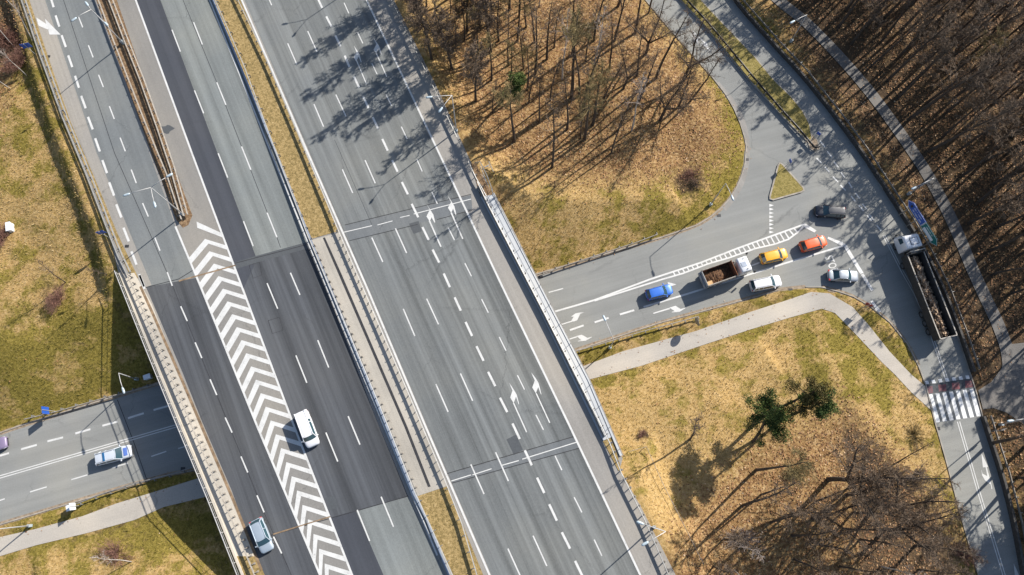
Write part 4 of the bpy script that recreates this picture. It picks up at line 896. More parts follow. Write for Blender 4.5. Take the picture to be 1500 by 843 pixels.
car('silver-white estate car with blue bonnet panel and blue roof bar, lower road at left', (166, 667), 0, 15.5, 'p_police', 4.85, 1.84, 1.5, 'estate', hood='p_hood')
car('violet-grey and silver car cut off by the left edge of the picture', (-14, 654), 0, 17, 'p_purple', 4.3, 1.78, 1.48, 'hatch', roof='p_silver')
# ------------------------------------------------------------------ trucks
M['cab_white'] = carpaint('cab_white_paint', (0.78, 0.79, 0.81), 0.0)
M['tip_grey'] = plain('tipper_side_steel', (0.32, 0.33, 0.34), 0.7, 0.1, var=0.4)
M['rust'] = plain('rusty_steel', (0.20, 0.075, 0.035), 0.9, var=0.5, vs=2.0)
M['soil'] = simpleground('rusty_load', [(0.32, (0.02, 0.013, 0.01)), (0.47, (0.09, 0.042, 0.02)), (0.6, (0.19, 0.10, 0.045)), (0.72, (0.25, 0.21, 0.19))])
M['scrap'] = leafmat('scrap_pieces', (0.09, 0.05, 0.03), (0.62, 0.45, 0.30))
M['trail_wall'] = plain('trailer_inner_wall', (0.05, 0.048, 0.045), 0.8, var=0.35)
M['trail_rim'] = plain('trailer_rim', (0.36, 0.33, 0.29), 0.6, 0.1, var=0.2)
M['wood'] = plain('pale_plank', (0.60, 0.40, 0.20), 0.8)
def cabin(root, x0, x1, wd, z0, z1, slope=.25):
    w2 = wd/2; rings = []
    for z, xf, k in ((z0, x1, .97), (z0+.25, x1+.05, 1), (z0+.95, x1+.03, 1), (z0+(z1-z0)*.62, x1-.02, .99), (z1-.25, x1-slope, .96), (z1-.06, x1-slope-.10, .91), (z1, x1-slope-.25, .82)):
        r = .22; xb = x0+(0 if z < z1-.2 else .08 if z < z1-.03 else .2)
        rings.append([Vector(p) for p in ((xf, w2*k-r, z), (xf-r*.3, w2*k-r*.3, z), (xf-r, w2*k, z), (xb+.08, w2*k, z), (xb, w2*k-.08, z), (xb, -w2*k+.08, z), (xb+.08, -w2*k, z), (xf-r, -w2*k, z), (xf-r*.3, -w2*k+r*.3, z), (xf, -w2*k+r, z))])
    mb = MB(); mb.loft(rings); cb_ = mb.build('cab', 'cab_white', root, True)
    bv = cb_.modifiers.new('e', 'EDGE_SPLIT'); bv.split_angle = R(50)
    zt = z0+(z1-z0)*.50; zu = z1-.32
    mb = MB(); mb.poly([(x1+.045, -w2*.88, zt), (x1+.045, w2*.88, zt), (x1-slope*.8+.03, w2*.84, zu), (x1-slope*.8+.03, -w2*.84, zu)]); mb.build('windscreen', 'glass', cb_)
    for s in (1, -1):
        mb = MB(); mb.poly([(x1-.35, s*(w2+.012), zt), (x1-1.25, s*(w2+.012), zt), (x1-1.25, s*(w2*.985+.012), zu), (x1-.55, s*(w2*.985+.012), zu)][::-s]); mb.build('side_window', 'glass', cb_)
        mb = MB(); mb.tube([(x1-.1, s*w2*.95, zu+.05), (x1+.15, s*(w2+.25), zu)], .025, 5); mb.box((x1+.15, s*(w2+.28), zu-.35), (.12, .22, .65)); mb.build('wing_mirror', 'black', root)
        mb = MB(); mb.box((x1+.05, s*w2*.72, z0+.25), (.08, .38, .22)); mb.build('headlight', 'lens_white', root)
    mb = MB(); mb.box((x1+.06, 0, z0+.05), (.12, wd*.94, .32)); mb.build('bumper', 'black', root)
    return cb_
def tipper():
    c = at(1066, 396.5, 2.4); az = 19.5; root = empty('tipper_truck', (c.x, c.y, 0), R(az), 'tipper truck with white cab and rusty open grey body, standing behind the yellow-orange car', 'truck')
    mb = MB(); mb.box((-.1, 0, .85), (6.6, .85, .3)); mb.build('chassis', 'chassis', root)
    x0, x1, w2, zf, zt = -3.6, .95, 1.2, 1.25, 2.55
    bd = MB(); bd.box(((x0+x1)/2, 0, zf), (x1-x0, 2*w2, .12)); body = bd.build('tipper_floor', 'rust', root)
    for s in (1, -1):
        mb = MB(); mb.box(((x0+x1)/2, s*w2, (zf+zt)/2), (x1-x0, .08, zt-zf))
        for k in range(5): mb.box((x0+.3+k*(x1-x0-.6)/4, s*(w2+.06), (zf+zt)/2), (.12, .06, zt-zf-.05))
        sd = mb.build('side_board', 'tip_grey', root)
        mb = MB(); mb.box(((x0+x1)/2, s*(w2-.05), (zf+zt)/2+.02), (x1-x0-.12, .02, zt-zf-.08)); mb.build('inner_lining', 'rust', sd)
        mb = MB(); mb.box(((x0+x1)/2, s*w2, zt+.03), (x1-x0+.04, .13, .06)); mb.build('rim', 'steel_dull', sd)
    mb = MB(); mb.box((x1, 0, (zf+zt)/2+.12), (.08, 2*w2, zt-zf+.24)); mb.build('headboard', 'rust', root)
    mb = MB(); mb.box((x0, 0, (zf+zt)/2-.02), (.08, 2*w2, zt-zf)); mb.box((x0-.12, 0, 1.45), (.22, 2*w2, .7)); mb.build('tailgate', 'tip_grey', root)
    mb = MB(); nx_, ny_ = 26, 14
    for i in range(nx_+1):
        for j in range(ny_+1):
            u, v = i/nx_, j/ny_; mb.v.append((x0+.08+u*(x1-x0-.16), -w2+.08+v*(2*w2-.16), zf+.15+.55*math.sin(math.pi*min(1, u*1.2))*math.sin(math.pi*v)+random.uniform(-.06, .08)))
    for i in range(nx_):
        for j in range(ny_): q = i*(ny_+1)+j; mb.f.append((q, q+ny_+1, q+ny_+2, q+1))
    ld = mb.build('soil_load', 'soil'); ld.location = root.location; ld.rotation_euler = root.rotation_euler; tag(ld, 'heap of rusty brown soil lying in the open tipper body', 'soil heap')
    mb = MB(); mb.box((x0+.65, -w2+.55, zf+.62), (.8, .75, .05), Matrix.Rotation(.12, 4, 'X')); pk = mb.build('wooden_board', 'wood'); pk.location = root.location; pk.rotation_euler = root.rotation_euler; tag(pk, 'pale wooden board in the rear corner of the tipper body', 'board')
    cabin(root, 1.65, 3.55, 2.35, .75, 2.95)
    mb = MB(); mb.box((2.35, 0, 2.98), (.75, .72, .05)); h = mb.build('roof_hatch', 'rail_blue', root)
    for y_ in (-.9, .9): mb = MB(); mb.tube([(2.6, y_*.9, 2.95), (2.6, y_*.9, 3.08)], .07, 8); mb.build('beacon', 'black', root)
    mb = MB(); mb.tube([(1.35, .85, .8), (1.35, .85, 2.7)], .10, 8); mb.build('exhaust', 'steel_dull', root)
    mb = MB(); mb.box((1.32, -.2, 1.3), (.4, 1.2, .7)); mb.build('engine_bay', 'chassis', root)
    for s in (1, -1): mb = MB(); mb.box((.9, s*.95, .75), (1.0, .45, .5)); mb.build('side_tank', 'steel_dull', root)
    for x in (2.7, -1.3, -2.6): wheelpair(root, x, 1.18, .5, .3)
tipper()
def semi():
    az = math.degrees(math.atan2(*(lambda d: (d.y, d.x))(at(1341, 371, 2.7)-at(1389.5, 494, 2.7))))
    rear = at(1389.5, 494, 2.7); front = at(1341, 371, 2.7); Lt = (front-rear).length
    root = empty('scrap_truck', (rear.x, rear.y, 0), R(az), 'long articulated truck with white cab and dark open trailer on the right-hand road', 'truck')
    w2 = 1.24; zf, zt = 1.1, 2.7
    mb = MB(); mb.box((Lt/2, 0, zf), (Lt, 2*w2, .14)); tr = mb.build('trailer_floor', 'trail_wall', root)
    for s in (1, -1):
        mb = MB(); mb.box((Lt/2, s*w2, (zf+zt)/2), (Lt, .07, zt-zf))
        for k in range(13): mb.box((.2+k*(Lt-.4)/12, s*(w2+.05), (zf+zt)/2), (.1, .05, zt-zf-.1))
        sd = mb.build('side_wall', 'trail_wall', root)
        for k in range(3):
            mb = MB(); mb.box((Lt*(k+.5)/3, s*w2, zt+.04), (Lt/3-.12, .13, .08)); mb.build('rim', 'trail_rim', sd)
    mb = MB(); mb.box((0, 0, (zf+zt)/2), (.08, 2*w2, zt-zf)); tg = mb.build('tailgate', 'trail_wall', root)
    mb = MB(); mb.box((0, 0, zt+.04), (.14, 2*w2, .09)); mb.build('rim', 'trail_rim', tg)
    mb = MB(); mb.box((Lt, 0, (zf+zt)/2+.1), (.1, 2*w2, zt-zf+.2)); mb.build('headboard', 'trail_wall', root)
    mb = MB(); mb.box((Lt+.28, -.18, zt+.42), (.12, 2.3, .10)); mb.box((Lt+.25, .9, zt-.1), (.1, .1, 1.0)); mb.box((Lt+.25, -.9, zt-.1), (.1, .1, 1.0)); mb.build('cover_bar', 'trail_rim', root)
    cx0 = Lt+.75
    cabin(root, cx0, cx0+2.3, 2.5, .8, 3.2, .3)
    mb = MB(); mb.box((cx0+.95, -.15, 3.23), (.95, 1.1, .05)); hh = mb.build('roof_hatch', 'cab_white', root)
    mb = MB()
    for a_ in ((.95+.48, -.15, .05, 1.2), (.95-.48, -.15, .05, 1.2), (.95, .42, 1.0, .05), (.95, -.72, 1.0, .05)): mb.box((cx0+a_[0], a_[1], 3.24), (a_[2], a_[3], .07))
    mb.build('hatch_seal', 'chassis', hh)
    mb = MB(); mb.box((Lt-.6, 0, .95), (4.5, .9, .3)); mb.build('tractor_frame', 'chassis', root)
    mb = MB(); mb.box((Lt*.45, 0, .98), (Lt*.85, .8, .25)); mb.build('trailer_frame', 'chassis', root)
    for x in (1.4, 2.7, 4.0, Lt-1.1, cx0+1.2): wheelpair(root, x, 1.16, .5, .35)
    # scrap load: many irregular pieces in the trough
    rs = np.random.default_rng(3); mb = MB(); tone = []
    for i in range(1500):
        x = rs.uniform(.3, Lt-.4); y = np.clip(rs.normal(0, .45), -1.05, 1.05); z = zf+.15+rs.uniform(0, 1.15)*(1-abs(y)/1.35)
        sx, sy, sz = rs.uniform(.06, .55), rs.uniform(.05, .28), rs.uniform(.03, .14)
        M4 = Matrix.Translation((x, y, z))@Euler((rs.uniform(-.5, .5), rs.uniform(-.5, .5), rs.uniform(0, 3.14))).to_matrix().to_4x4()
        mb.box((0, 0, 0), (sx, sy, sz), M4); tone += [rs.random()**.8]*6
    ld = mb.build('scrap_load', 'scrap'); a = ld.data.attributes.new('tone', 'FLOAT', 'FACE'); a.data.foreach_set('value', np.array(tone, np.float32))
    ld.location = root.location; ld.rotation_euler = root.rotation_euler; tag(ld, 'heap of brown and grey scrap lying in the open trailer of the long truck', 'scrap heap')
semi()
# ------------------------------------------------------------------ trees
def branch_tree(seed, H, trunk_r, first=.35, spread=.5, n1=16, n2=5, n3=4, wob=.25, mats=('bark', 'twig'), lean=.0, twig_r=.022, forks=1):
    rs = random.Random(seed); tr = MB(); cw = MB()
    def poly(p, d, L_, r0, r1, n_, wobble, up=.0):
        pts = [p.copy()]; rr = [r0]; d = d.normalized()
        for i in range(n_):
            d = (d+Vector((rs.uniform(-1, 1), rs.uniform(-1, 1), rs.uniform(-.6, .8)))*wobble+Vector((0, 0, up))).normalized()
            p = p+d*(L_/n_); pts.append(p.copy()); rr.append(r0+(r1-r0)*(i+1)/n_)
        return pts, rr, d
    def lerpP(pts, rr, t):
        k = t*(len(pts)-1); i = min(int(k), len(pts)-2); return pts[i].lerp(pts[i+1], k-i), (pts[i+1]-pts[i]).normalized(), rr[i]+(rr[i+1]-rr[i])*(k-i)
    trunks = []
    base = poly(Vector((0, 0, -.5)), Vector((rs.uniform(-lean, lean), rs.uniform(-lean, lean), 1)), H*(1.0 if forks == 1 else .3), trunk_r, .03 if forks == 1 else trunk_r*.8, 9, .05)
    tr.tube(base[0], base[1], 7)
    if forks == 1: trunks.append((base[0], base[1], H, first))
    else:
        for k in range(forks):
            a = 2*math.pi*k/forks+rs.uniform(-.5, .5); d = Vector((math.cos(a)*spread*.7, math.sin(a)*spread*.7, 1))
            q = poly(base[0][-1], d, H*.72*rs.uniform(.8, 1.05), trunk_r*.62, .03, 8, .09, .03); tr.tube(q[0], q[1], 6); trunks.append((q[0], q[1], H*.7, .12))
    for pts, rr, Ht, f0 in trunks:
        m = max(4, int(n1/(1 if forks == 1 else forks*.6)))
        for i in range(m):
            t = f0+(1-f0)*(i+rs.random())/m; t = min(t, .985); p, d, r = lerpP(pts, rr, t)
            a = rs.uniform(0, 6.283); side = Vector((math.cos(a), math.sin(a), 0)); L1 = Ht*spread*(1.0-.72*(t-f0)/(1-f0))*rs.uniform(.45, .95)*(.55 if forks == 1 else .6)
            b1 = poly(p, side*1.0+Vector((0, 0, .75)), L1, max(r*.5, .03), .018, 5, wob, .05); cw.tube(b1[0], b1[1], 4, False)
            for j in range(n2):
                t2 = .25+.75*(j+rs.random())/n2; p2, d2, r2 = lerpP(b1[0], b1[1], min(t2, .99)); a2 = rs.uniform(0, 6.283)
                s2 = d2.cross(Vector((math.cos(a2), math.sin(a2), .3))).normalized()
                b2 = poly(p2, d2*.8+s2*.9+Vector((0, 0, .15)), L1*rs.uniform(.25, .5), max(r2*.6, twig_r), twig_r*.6, 3, wob, .03); cw.tube(b2[0], b2[1], 3, False)
                for k in range(n3):
                    p3, d3, r3 = lerpP(b2[0], b2[1], rs.uniform(.15, .98)); a3 = rs.uniform(0, 6.283); s3 = d3.cross(Vector((math.cos(a3), math.sin(a3), .3))).normalized()
                    b3 = poly(p3, d3*.8+s3, L1*rs.uniform(.10, .25), twig_r*.8, twig_r*.4, 2, wob); cw.tube(b3[0], b3[1], 3, False)
    return tr, cw
PARK = Vector((0, 0, -400))
class Proto: pass
def proto(seed, H, mats, **k):
    a, b_ = branch_tree(seed, H, mats=mats, **k); p = Proto(); p.H = H
    p.tm = a.mesh('trunk', mats[0], True); p.cm = b_.mesh('crown', mats[1]); return p
def place_tree(p, loc, h, rz, name, label, cat, group=None, tilt=(0, 0), fat=1.0):
    r = empty(name, loc, rz, label, cat, group); s = h/p.H; r.scale = (s*fat, s*fat, s); r.rotation_euler = (tilt[0], tilt[1], rz)
    for me, nm in ((p.tm, 'trunk'), (p.cm, 'crown')):
        o = bpy.data.objects.new(nm, me); col.objects.link(o); o.parent = r
    return r
def place_by_px(p, base, top, name, label, cat, group=None, h=None, rz=None, fat=1.0, maxtilt=.30):
    B = gnd(*base); best = None
    if h is None:
        for hh in np.arange(4, 22, .25):
            T_ = at(*top, B.z+hh); dd = math.hypot(T_.x-B.x, T_.y-B.y)
            sc_ = dd+abs(hh-13)*.12
            if best is None or sc_ < best[0]: best = (sc_, hh)
        h = best[1]
    T_ = at(*top, B.z+h); dx, dy = T_.x-B.x, T_.y-B.y; L_ = math.hypot(dx, dy); k = min(1, maxtilt*h/max(L_, 1e-6)); dx *= k; dy *= k
    r = place_tree(p, B, h, 0, name, label, cat, group, fat=fat)
    q = Vector((0, 0, 1)).rotation_difference(Vector((dx, dy, h))); e = (q.to_matrix()@Matrix.Rotation(rz if rz is not None else random.uniform(0, 6.28), 3, 'Z')).to_euler(); r.rotation_euler = e
    return r
FOREST = [proto(11+i, 15, ('bark', 'twig'), trunk_r=.20, first=.42, spread=.46, n1=24, n2=8, n3=7, wob=.28, twig_r=.026) for i in range(4)]
UPW = [proto(61+i, 15, ('bark', 'twig'), trunk_r=.19, first=.45, spread=.36, n1=17, n2=6, n3=5, wob=.26, twig_r=.014) for i in range(4)]
DENSE = [proto(91+i, 15, ('bark', 'twig'), trunk_r=.22, first=.3, spread=.55, n1=32, n2=11, n3=10, wob=.3, twig_r=.034) for i in range(2)]
THIN = [proto(31+i, 14, ('bark', 'twig'), trunk_r=.16, first=.5, spread=.32, n1=16, n2=6, n3=5, wob=.25, twig_r=.022) for i in range(3)]
OLIVE = [proto(71+i, 13, ('bark', 'twig_olive'), trunk_r=.18, first=.62, spread=.42, n1=16, n2=9, n3=9, wob=.3, twig_r=.018) for i in range(2)]
BIRCH = [proto(41+i, 14, ('birch', 'birch_twig'), trunk_r=.12, first=.5, spread=.36, n1=16, n2=5, n3=4, wob=.3, twig_r=.02) for i in range(2)]
BROAD = [proto(51+i, 13, ('bark', 'twig'), trunk_r=.26, first=.3, spread=.8, n1=30, n2=8, n3=6, wob=.2, forks=3, twig_r=.017) for i in range(3)]
# upper wood: trunks seen from above, each by its foot and the direction it leans
up_trees = [((801, 87), (803, -10), 'F'), ((784, 108), (785, 5), 'F'), ((767, 101), (764, 15), 'T'), ((771, 40), (770, -35), 'F'), ((745, 96), (743, 20), 'T'), ((823, 117), (826, 10), 'B'), ((806, 148), (807, 70), 'T'), ((836, 145), (845, 25), 'O'),
            ((848, 141), (862, 40), 'T'), ((867, 116), (880, 5), 'B'), ((855, 165), (868, 50), 'T'), ((913, 131), (929, 70), 'R'), ((933, 112), (950, 30), 'F'), ((851, 203), (853, 150), 'T'), ((857, 205), (872, 120), 'O'),
            ((753, 208), (752, 130), 'O'), ((809, 245), (820, 150), 'T'), ((905, 192), (922, 120), 'T'), ((925, 192), (950, 90), 'B'), ((967, 176), (1005, 110), 'R'), ((993, 157), (1025, 110), 'R'), ((868, 184), (885, 100), 'O'),
            ((737, 155), (735, 125), 'T'), ((961, 115), (1000, 10), 'F'), ((703, 40), (702, -40), 'F'), ((836, 45), (838, -40), 'F'), ((720, 20), (719, -60), 'F'), ((870, 60), (885, -40), 'F'), ((900, 60), (915, -40), 'F'), ((930, 50), (955, -50), 'O'),
            ((690, -10), (690, -90), 'F'), ((740, -20), (740, -100), 'F'), ((790, 10), (792, -80), 'B'), ((820, -25), (824, -110), 'F'), ((660, 20), (658, -40), 'T'), ((640, -40), (636, -110), 'F'), ((668, 75), (664, 20), 'F'), ((880, -20), (895, -100), 'F'), ((700, 110), (697, 60), 'T'), ((625, 10), (618, -60), 'F'), ((731, 60), (729, -20), 'O'), ((748, 128), (748, 60), 'O'), ((772, 132), (774, 70), 'O'), ((722, 165), (720, 118), 'T'), ((700, 75), (697, 10), 'O'), ((758, 60), (757, -20), 'O'), ((783, 62), (785, -20), 'F'), ((812, 70), (816, -10), 'T'), ((838, 80), (846, 0), 'F'), ((858, 90), (868, 10), 'T'), ((893, 100), (910, 20), 'F'), ((945, 80), (975, 0), 'R'), ((720, 118), (719, 50), 'O'), ((775, 150), (777, 80), 'T'), ((790, 180), (793, 110), 'T'), ((830, 190), (838, 110), 'F'), ((880, 160), (895, 80), 'T'), ((895, 225), (912, 160), 'T'), ((680, 60), (677, -10), 'O'), ((1000, 120), (1040, 40), 'R'), ((1010, 150), (1050, 85), 'F'), ((935, 150), (960, 70), 'F'), ((660, -25), (657, -90), 'O'), ((760, 25), (760, -50), 'O'), ((905, 10), (925, -70), 'R'), ((950, 20), (980, -60), 'F'), ((605, -60), (598, -120), 'F'), ((716, 70), (713, -20), 'F')]
kinds = {'F': (UPW, 'bare_tree', 'tall bare tree with dark trunk in the wood beside the motorway', 'dark bare trees in the upper wood'),
         'T': (THIN, 'thin_bare_tree', 'thin dark bare trunk standing in the sunlit leaf litter of the upper wood', 'thin bare trees in the upper wood'),
         'B': (BIRCH, 'birch_tree', 'pale birch with white twigs in the upper wood', 'birches in the upper wood'),
         'O': (OLIVE, 'olive_tinged_tree', 'bare tree with olive-brown fine twigs in the upper wood', 'olive-twigged trees in the upper wood'),
         'R': (BROAD, 'spreading_tree', 'broad many-limbed bare tree at the edge of the upper wood near the slip road curve', 'spreading bare trees by the slip road curve')}
for i, (b_, t_, k) in enumerate(up_trees):
    ps, nm, lb, gr = kinds[k]
    place_by_px(ps[i % len(ps)], b_, t_, nm, lb, 'tree', gr, fat=1.15 if k in 'FO' else 1.0)
low_trees = [((1213, 703), (1320, 680), 'R', 'large spreading bare tree reaching right towards the road, topmost of the lower wood'), ((1249, 709), (1320, 703), 'F', None), ((1285, 742), (1385, 738), 'R', None), ((1249, 751), (1330, 758), 'F', None), ((1295, 776), (1395, 770), 'R', None),
             ((1160, 785), (1230, 792), 'F', None), ((1197, 797), (1270, 815), 'F', None), ((1163, 819), (1225, 845), 'F', None), ((1167, 720), (1157, 682), 'O', None), ((1107, 689), (1185, 668), 'O', None), ((1088, 741), (1172, 722), 'F', None), ((1130, 765), (1190, 760), 'F', None),
             ((1085, 800), (1130, 812), 'B', None), ((1140, 845), (1170, 870), 'B', None), ((1230, 830), (1300, 850), 'F', None), ((1290, 830), (1370, 850), 'B', None), ((1340, 800), (1420, 805), 'R', None), ((1045, 830), (1075, 850), 'F', None), ((1010, 860), (1030, 885), 'F', None), ((1250, 880), (1310, 910), 'F', None), ((1110, 880), (1140, 910), 'F', None), ((1190, 760), (1260, 740), 'R', None), ((1260, 790), (1345, 800), 'F', None), ((1150, 755), (1215, 740), 'F', None), ((1310, 845), (1390, 870), 'F', None), ((1235, 775), (1310, 775), 'F', None), ((1330, 760), (1410, 755), 'F', None), ((1275, 715), (1350, 690), 'F', None), ((1195, 735), (1270, 715), 'F', None), ((1345, 835), (1430, 850), 'F', None), ((1180, 850), (1235, 885), 'F', None), ((1060, 790), (1095, 800), 'F', None), ((1115, 725), (1165, 715), 'F', None), ((1310, 680), (1360, 655), 'T', None), ((1240, 725), (1330, 700), 'R', None), ((1075, 835), (1100, 860), 'B', None), ((1225, 660), (1225, 625), 'T', None), ((1250, 650), (1246, 600), 'T', None), ((1010, 645), (1045, 608), 'T', 'small thin bare tree alone on the dry grass left of the pines')]
for i, (b_, t_, k, lb2) in enumerate(low_trees):
    ps, nm, lb, gr = kinds[k]
    if k == 'F' and i % 2: ps = FOREST
    lb = {'F': 'dark bare tree leaning right in the lower wood', 'B': 'pale twiggy birch at the bottom of the lower wood', 'O': 'bare tree with a round olive-brown crown near the green pines', 'R': 'spreading bare tree in the lower wood near the road', 'T': 'thin bare sapling in the lower wood'}[k]
    gr = lb.replace('tree', 'trees', 1)+' (several)'
    place_by_px(ps[i % len(ps)], b_, t_, nm, lb2 or lb, 'tree', None if lb2 else gr, maxtilt=.45)
# left edge birches and lone trees
for b_, t_ in (((40, 112), (-10, 60)), ((22, 70), (-30, 10)), ((48, 60), (5, -10)), ((15, 130), (-40, 90)), ((30, 20), (-25, -30))):
    place_by_px(BIRCH[0], b_, t_, 'birch_tree', 'slender grey birch leaning out at the top left edge', 'tree', 'birches at the top left edge', maxtilt=.4)
place_by_px(THIN[0], (96, 414), (60, 390), 'thin_bare_tree', 'small bare tree casting a long shadow on the left grass bank', 'tree', h=8)
place_by_px(BIRCH[1], (193, 823), (130, 812), 'birch_tree', 'white-barked birch leaning left on the grass at the lower left', 'tree', h=8)
place_by_px(THIN[1], (157, 402), (130, 395), 'thin_bare_tree', 'small bare tree close to the bridge end at the left', 'tree', h=6)
# ------------------------------------------------------------------ pines
def foliage(seed, clumps, n, r, size, name='foliage', mat='needles'):
    rs = np.random.default_rng(seed); V = []; Fc = []; tone = []
    for (cx, cy, cz, cr) in clumps:
        m = int(n*cr*cr); base = rs.random()*.5
        d = rs.normal(size=(m, 3)); d /= np.linalg.norm(d, axis=1)[:, None]; d *= (cr*rs.random(m)**.45)[:, None]; d[:, 2] *= .6
        for q in d:
            c = Vector((cx+q[0], cy+q[1], cz+q[2])); s_ = size*rs.uniform(.6, 1.4); u = Vector(rs.normal(size=3)).normalized(); v = u.cross(Vector(rs.normal(size=3))).normalized()
            b_ = len(V); V += [tuple(c+u*s_), tuple(c+v*s_*.35), tuple(c-u*s_), tuple(c-v*s_*.35)]; Fc.append((b_, b_+1, b_+2, b_+3)); tone.append(min(1, max(0, base+rs.normal(.25, .22))))
    me = bpy.data.meshes.new(name); me.from_pydata(V, [], Fc); me.materials.append(M[mat]); a = me.attributes.new('tone', 'FLOAT', 'FACE'); a.data.foreach_set('value', np.array(tone, np.float32)); return me
def pine(seed, H, crown_r, first, nb, mat='needles', dens=260, size=.13, spread=1.0):
    rs = random.Random(seed); tr = MB(); br = MB(); pts = [Vector((0, 0, -.5))]; d = Vector((0, 0, 1))
    for i in range(8): d = (d+Vector((rs.uniform(-.07, .07), rs.uniform(-.07, .07), 0))).normalized(); pts.append(pts[-1]+d*(H/8))
    tr.tube(pts, [.24-.022*i for i in range(9)], 7); cl = []
    for i in range(nb):
        t = first+(1-first)*(i+.5)/nb; k = t*8; j = min(int(k), 7); p = pts[j].lerp(pts[j+1], k-j); a = rs.uniform(0, 6.283); L_ = crown_r*(1.0-.55*(t-first)/(1-first))*rs.uniform(.55, 1.05)*spread
        e = p+Vector((math.cos(a)*L_, math.sin(a)*L_, L_*.25)); br.tube([p, p.lerp(e, .5)+Vector((0, 0, .1)), e], [.07, .045, .02], 4)
        for f_ in (.55, .8, 1.0): q = p.lerp(e, f_); cl.append((q.x+rs.uniform(-.3, .3), q.y+rs.uniform(-.3, .3), q.z+rs.uniform(0, .25), rs.uniform(.50, .85)*(.75+.25*crown_r/3)))
    cl.append((pts[-1].x, pts[-1].y, pts[-1].z, .8))
    p = Proto(); p.H = H; p.tm = tr.mesh('trunk', 'bark', True); p.bm = br.mesh('branches', 'bark'); p.cm = foliage(seed, cl, dens, 1, size, 'crown', mat); return p
def place_pine(p, base, top, label, h, name='pine_tree', group=None, rz=None, maxtilt=.3):
    r = place_by_px(p, base, top, name, label, 'tree', group, h=h, rz=rz, maxtilt=maxtilt)
    o = bpy.data.objects.new('branches', p.bm); col.objects.link(o); o.parent = r; return r
PA = pine(5, 11, 3.9, .45, 26, dens=330, size=.12); PE = pine(15, 12, 2.0, .55, 16, dens=380, size=.12); PB = pine(6, 16, 2.3, .72, 12, dens=420, size=.12); PC_ = pine(8, 16, 2.4, .62, 9, 'needles_olive', dens=260, spread=1.3); PD = pine(9, 13, 3.0, .25, 26, dens=320)
place_pine(PA, (1103, 647), (1142, 608), 'dark green pine with a broad crown, larger of the two on the dry grass', 11, rz=.5)
place_pine(PB, (1142, 618), (1232, 580), 'smaller dark green pine crown to the right of the broad pine', 16, rz=1.5)
place_pine(PC_, (1128, 603), (1204, 548), 'sparse olive pine above the two green pines, topmost of the sparse pair', 16, name='sparse_pine_tree', rz=2)
place_pine(PC_, (1118, 606), (1186, 577), 'sparse olive pine between the broad green pine and its sparse neighbour', 15, name='sparse_pine_tree', rz=4)
place_pine(PE, (735, 150), (731, 100), 'dark green pine in the upper wood left of the bare trunks', 12, rz=.2)
place_pine(PD, (752, 175), (745, 140), 'olive-dark conifer just right of the upper green pine', 11, rz=.2) if False else None
def from_shadow(spx, hc, zs=MZ, zg=5.0):
    q = at(spx[0], spx[1], zs); k = (zg+hc-zs)/math.tan(R(SUN_EL)); return pxof(Vector((q.x+k*math.cos(R(SUN_AZ)), q.y+k*math.sin(R(SUN_AZ)), zg)))
for i, (S_, h_) in enumerate((((575, 118), 17), ((512, 100), 16), ((535, 150), 15), ((600, 70), 17), ((560, 60), 16), ((640, 85), 17), ((500, 55), 16), ((565, 165), 15), ((610, 150), 17), ((600, 215), 15), ((530, 40), 17))):
    b_ = from_shadow(S_, h_*.66); g_ = gnd(*b_)
    place_tree(DENSE[i % 2], g_, h_, i*1.3, 'dense_bare_tree', 'densely twigged bare tree in the upper wood whose shadow falls across the motorway', 'tree', 'densely twigged trees shading the motorway')
# ------------------------------------------------------------------ right-hand wood
def wood_poly():
    return [tuple(p)[:2] for p in W([(1195, -330), (1110, -70), (1190, 12), (1260, 85), (1320, 165), (1375, 250), (1425, 350), (1462, 430), (1490, 470), (1600, 500), (1900, 480), (2000, -330)])]
wp = wood_poly(); pts = []; rs = random.Random(21); tries = 0
while len(pts) < 285 and tries < 90000:
    tries += 1; x = rs.uniform(28, 104); y = rs.uniform(18, 108)
    if not inpoly(np.array([x]), np.array([y]), wp)[0]: continue
    if any((x-a)**2+(y-b_)**2 < 3.05**2 for a, b_ in pts): continue
    pts.append((x, y))
for (px, py) in ((1450, 650), (1490, 700), (1520, 690), (1530, 740), (1510, 790), (1550, 700), (1560, 780), (1540, 640), (1590, 740), (1500, 655), (1530, 850)):
    g = gnd(px, py); pts.append((g.x, g.y))
for i, (x, y) in enumerate(pts):
    k = rs.random(); ps = FOREST if k < .6 else (THIN if k < .85 else OLIVE); p = ps[i % len(ps)]
    sh_ = 'bare_tree'
    place_tree(p, (x, y, gz(x, y)), rs.uniform(12.5, 18), rs.uniform(0, 6.28), sh_, 'tall bare tree in the shaded wood at the right', 'tree', 'bare trees of the right-hand wood', tilt=(rs.uniform(-.06, .06), rs.uniform(-.06, .06)), fat=rs.uniform(1.05, 1.4))
for (px, py) in ((1562, 700), (1575, 735), (1590, 700), (1600, 750), (1555, 760)):
    B = gnd(px, py); r = place_tree(PD, B, rs.uniform(13, 16), rs.uniform(0, 6), 'conifer_tree', 'dense conifer beyond the right edge, shading the lower right road', 'tree', 'conifers shading the lower right road')
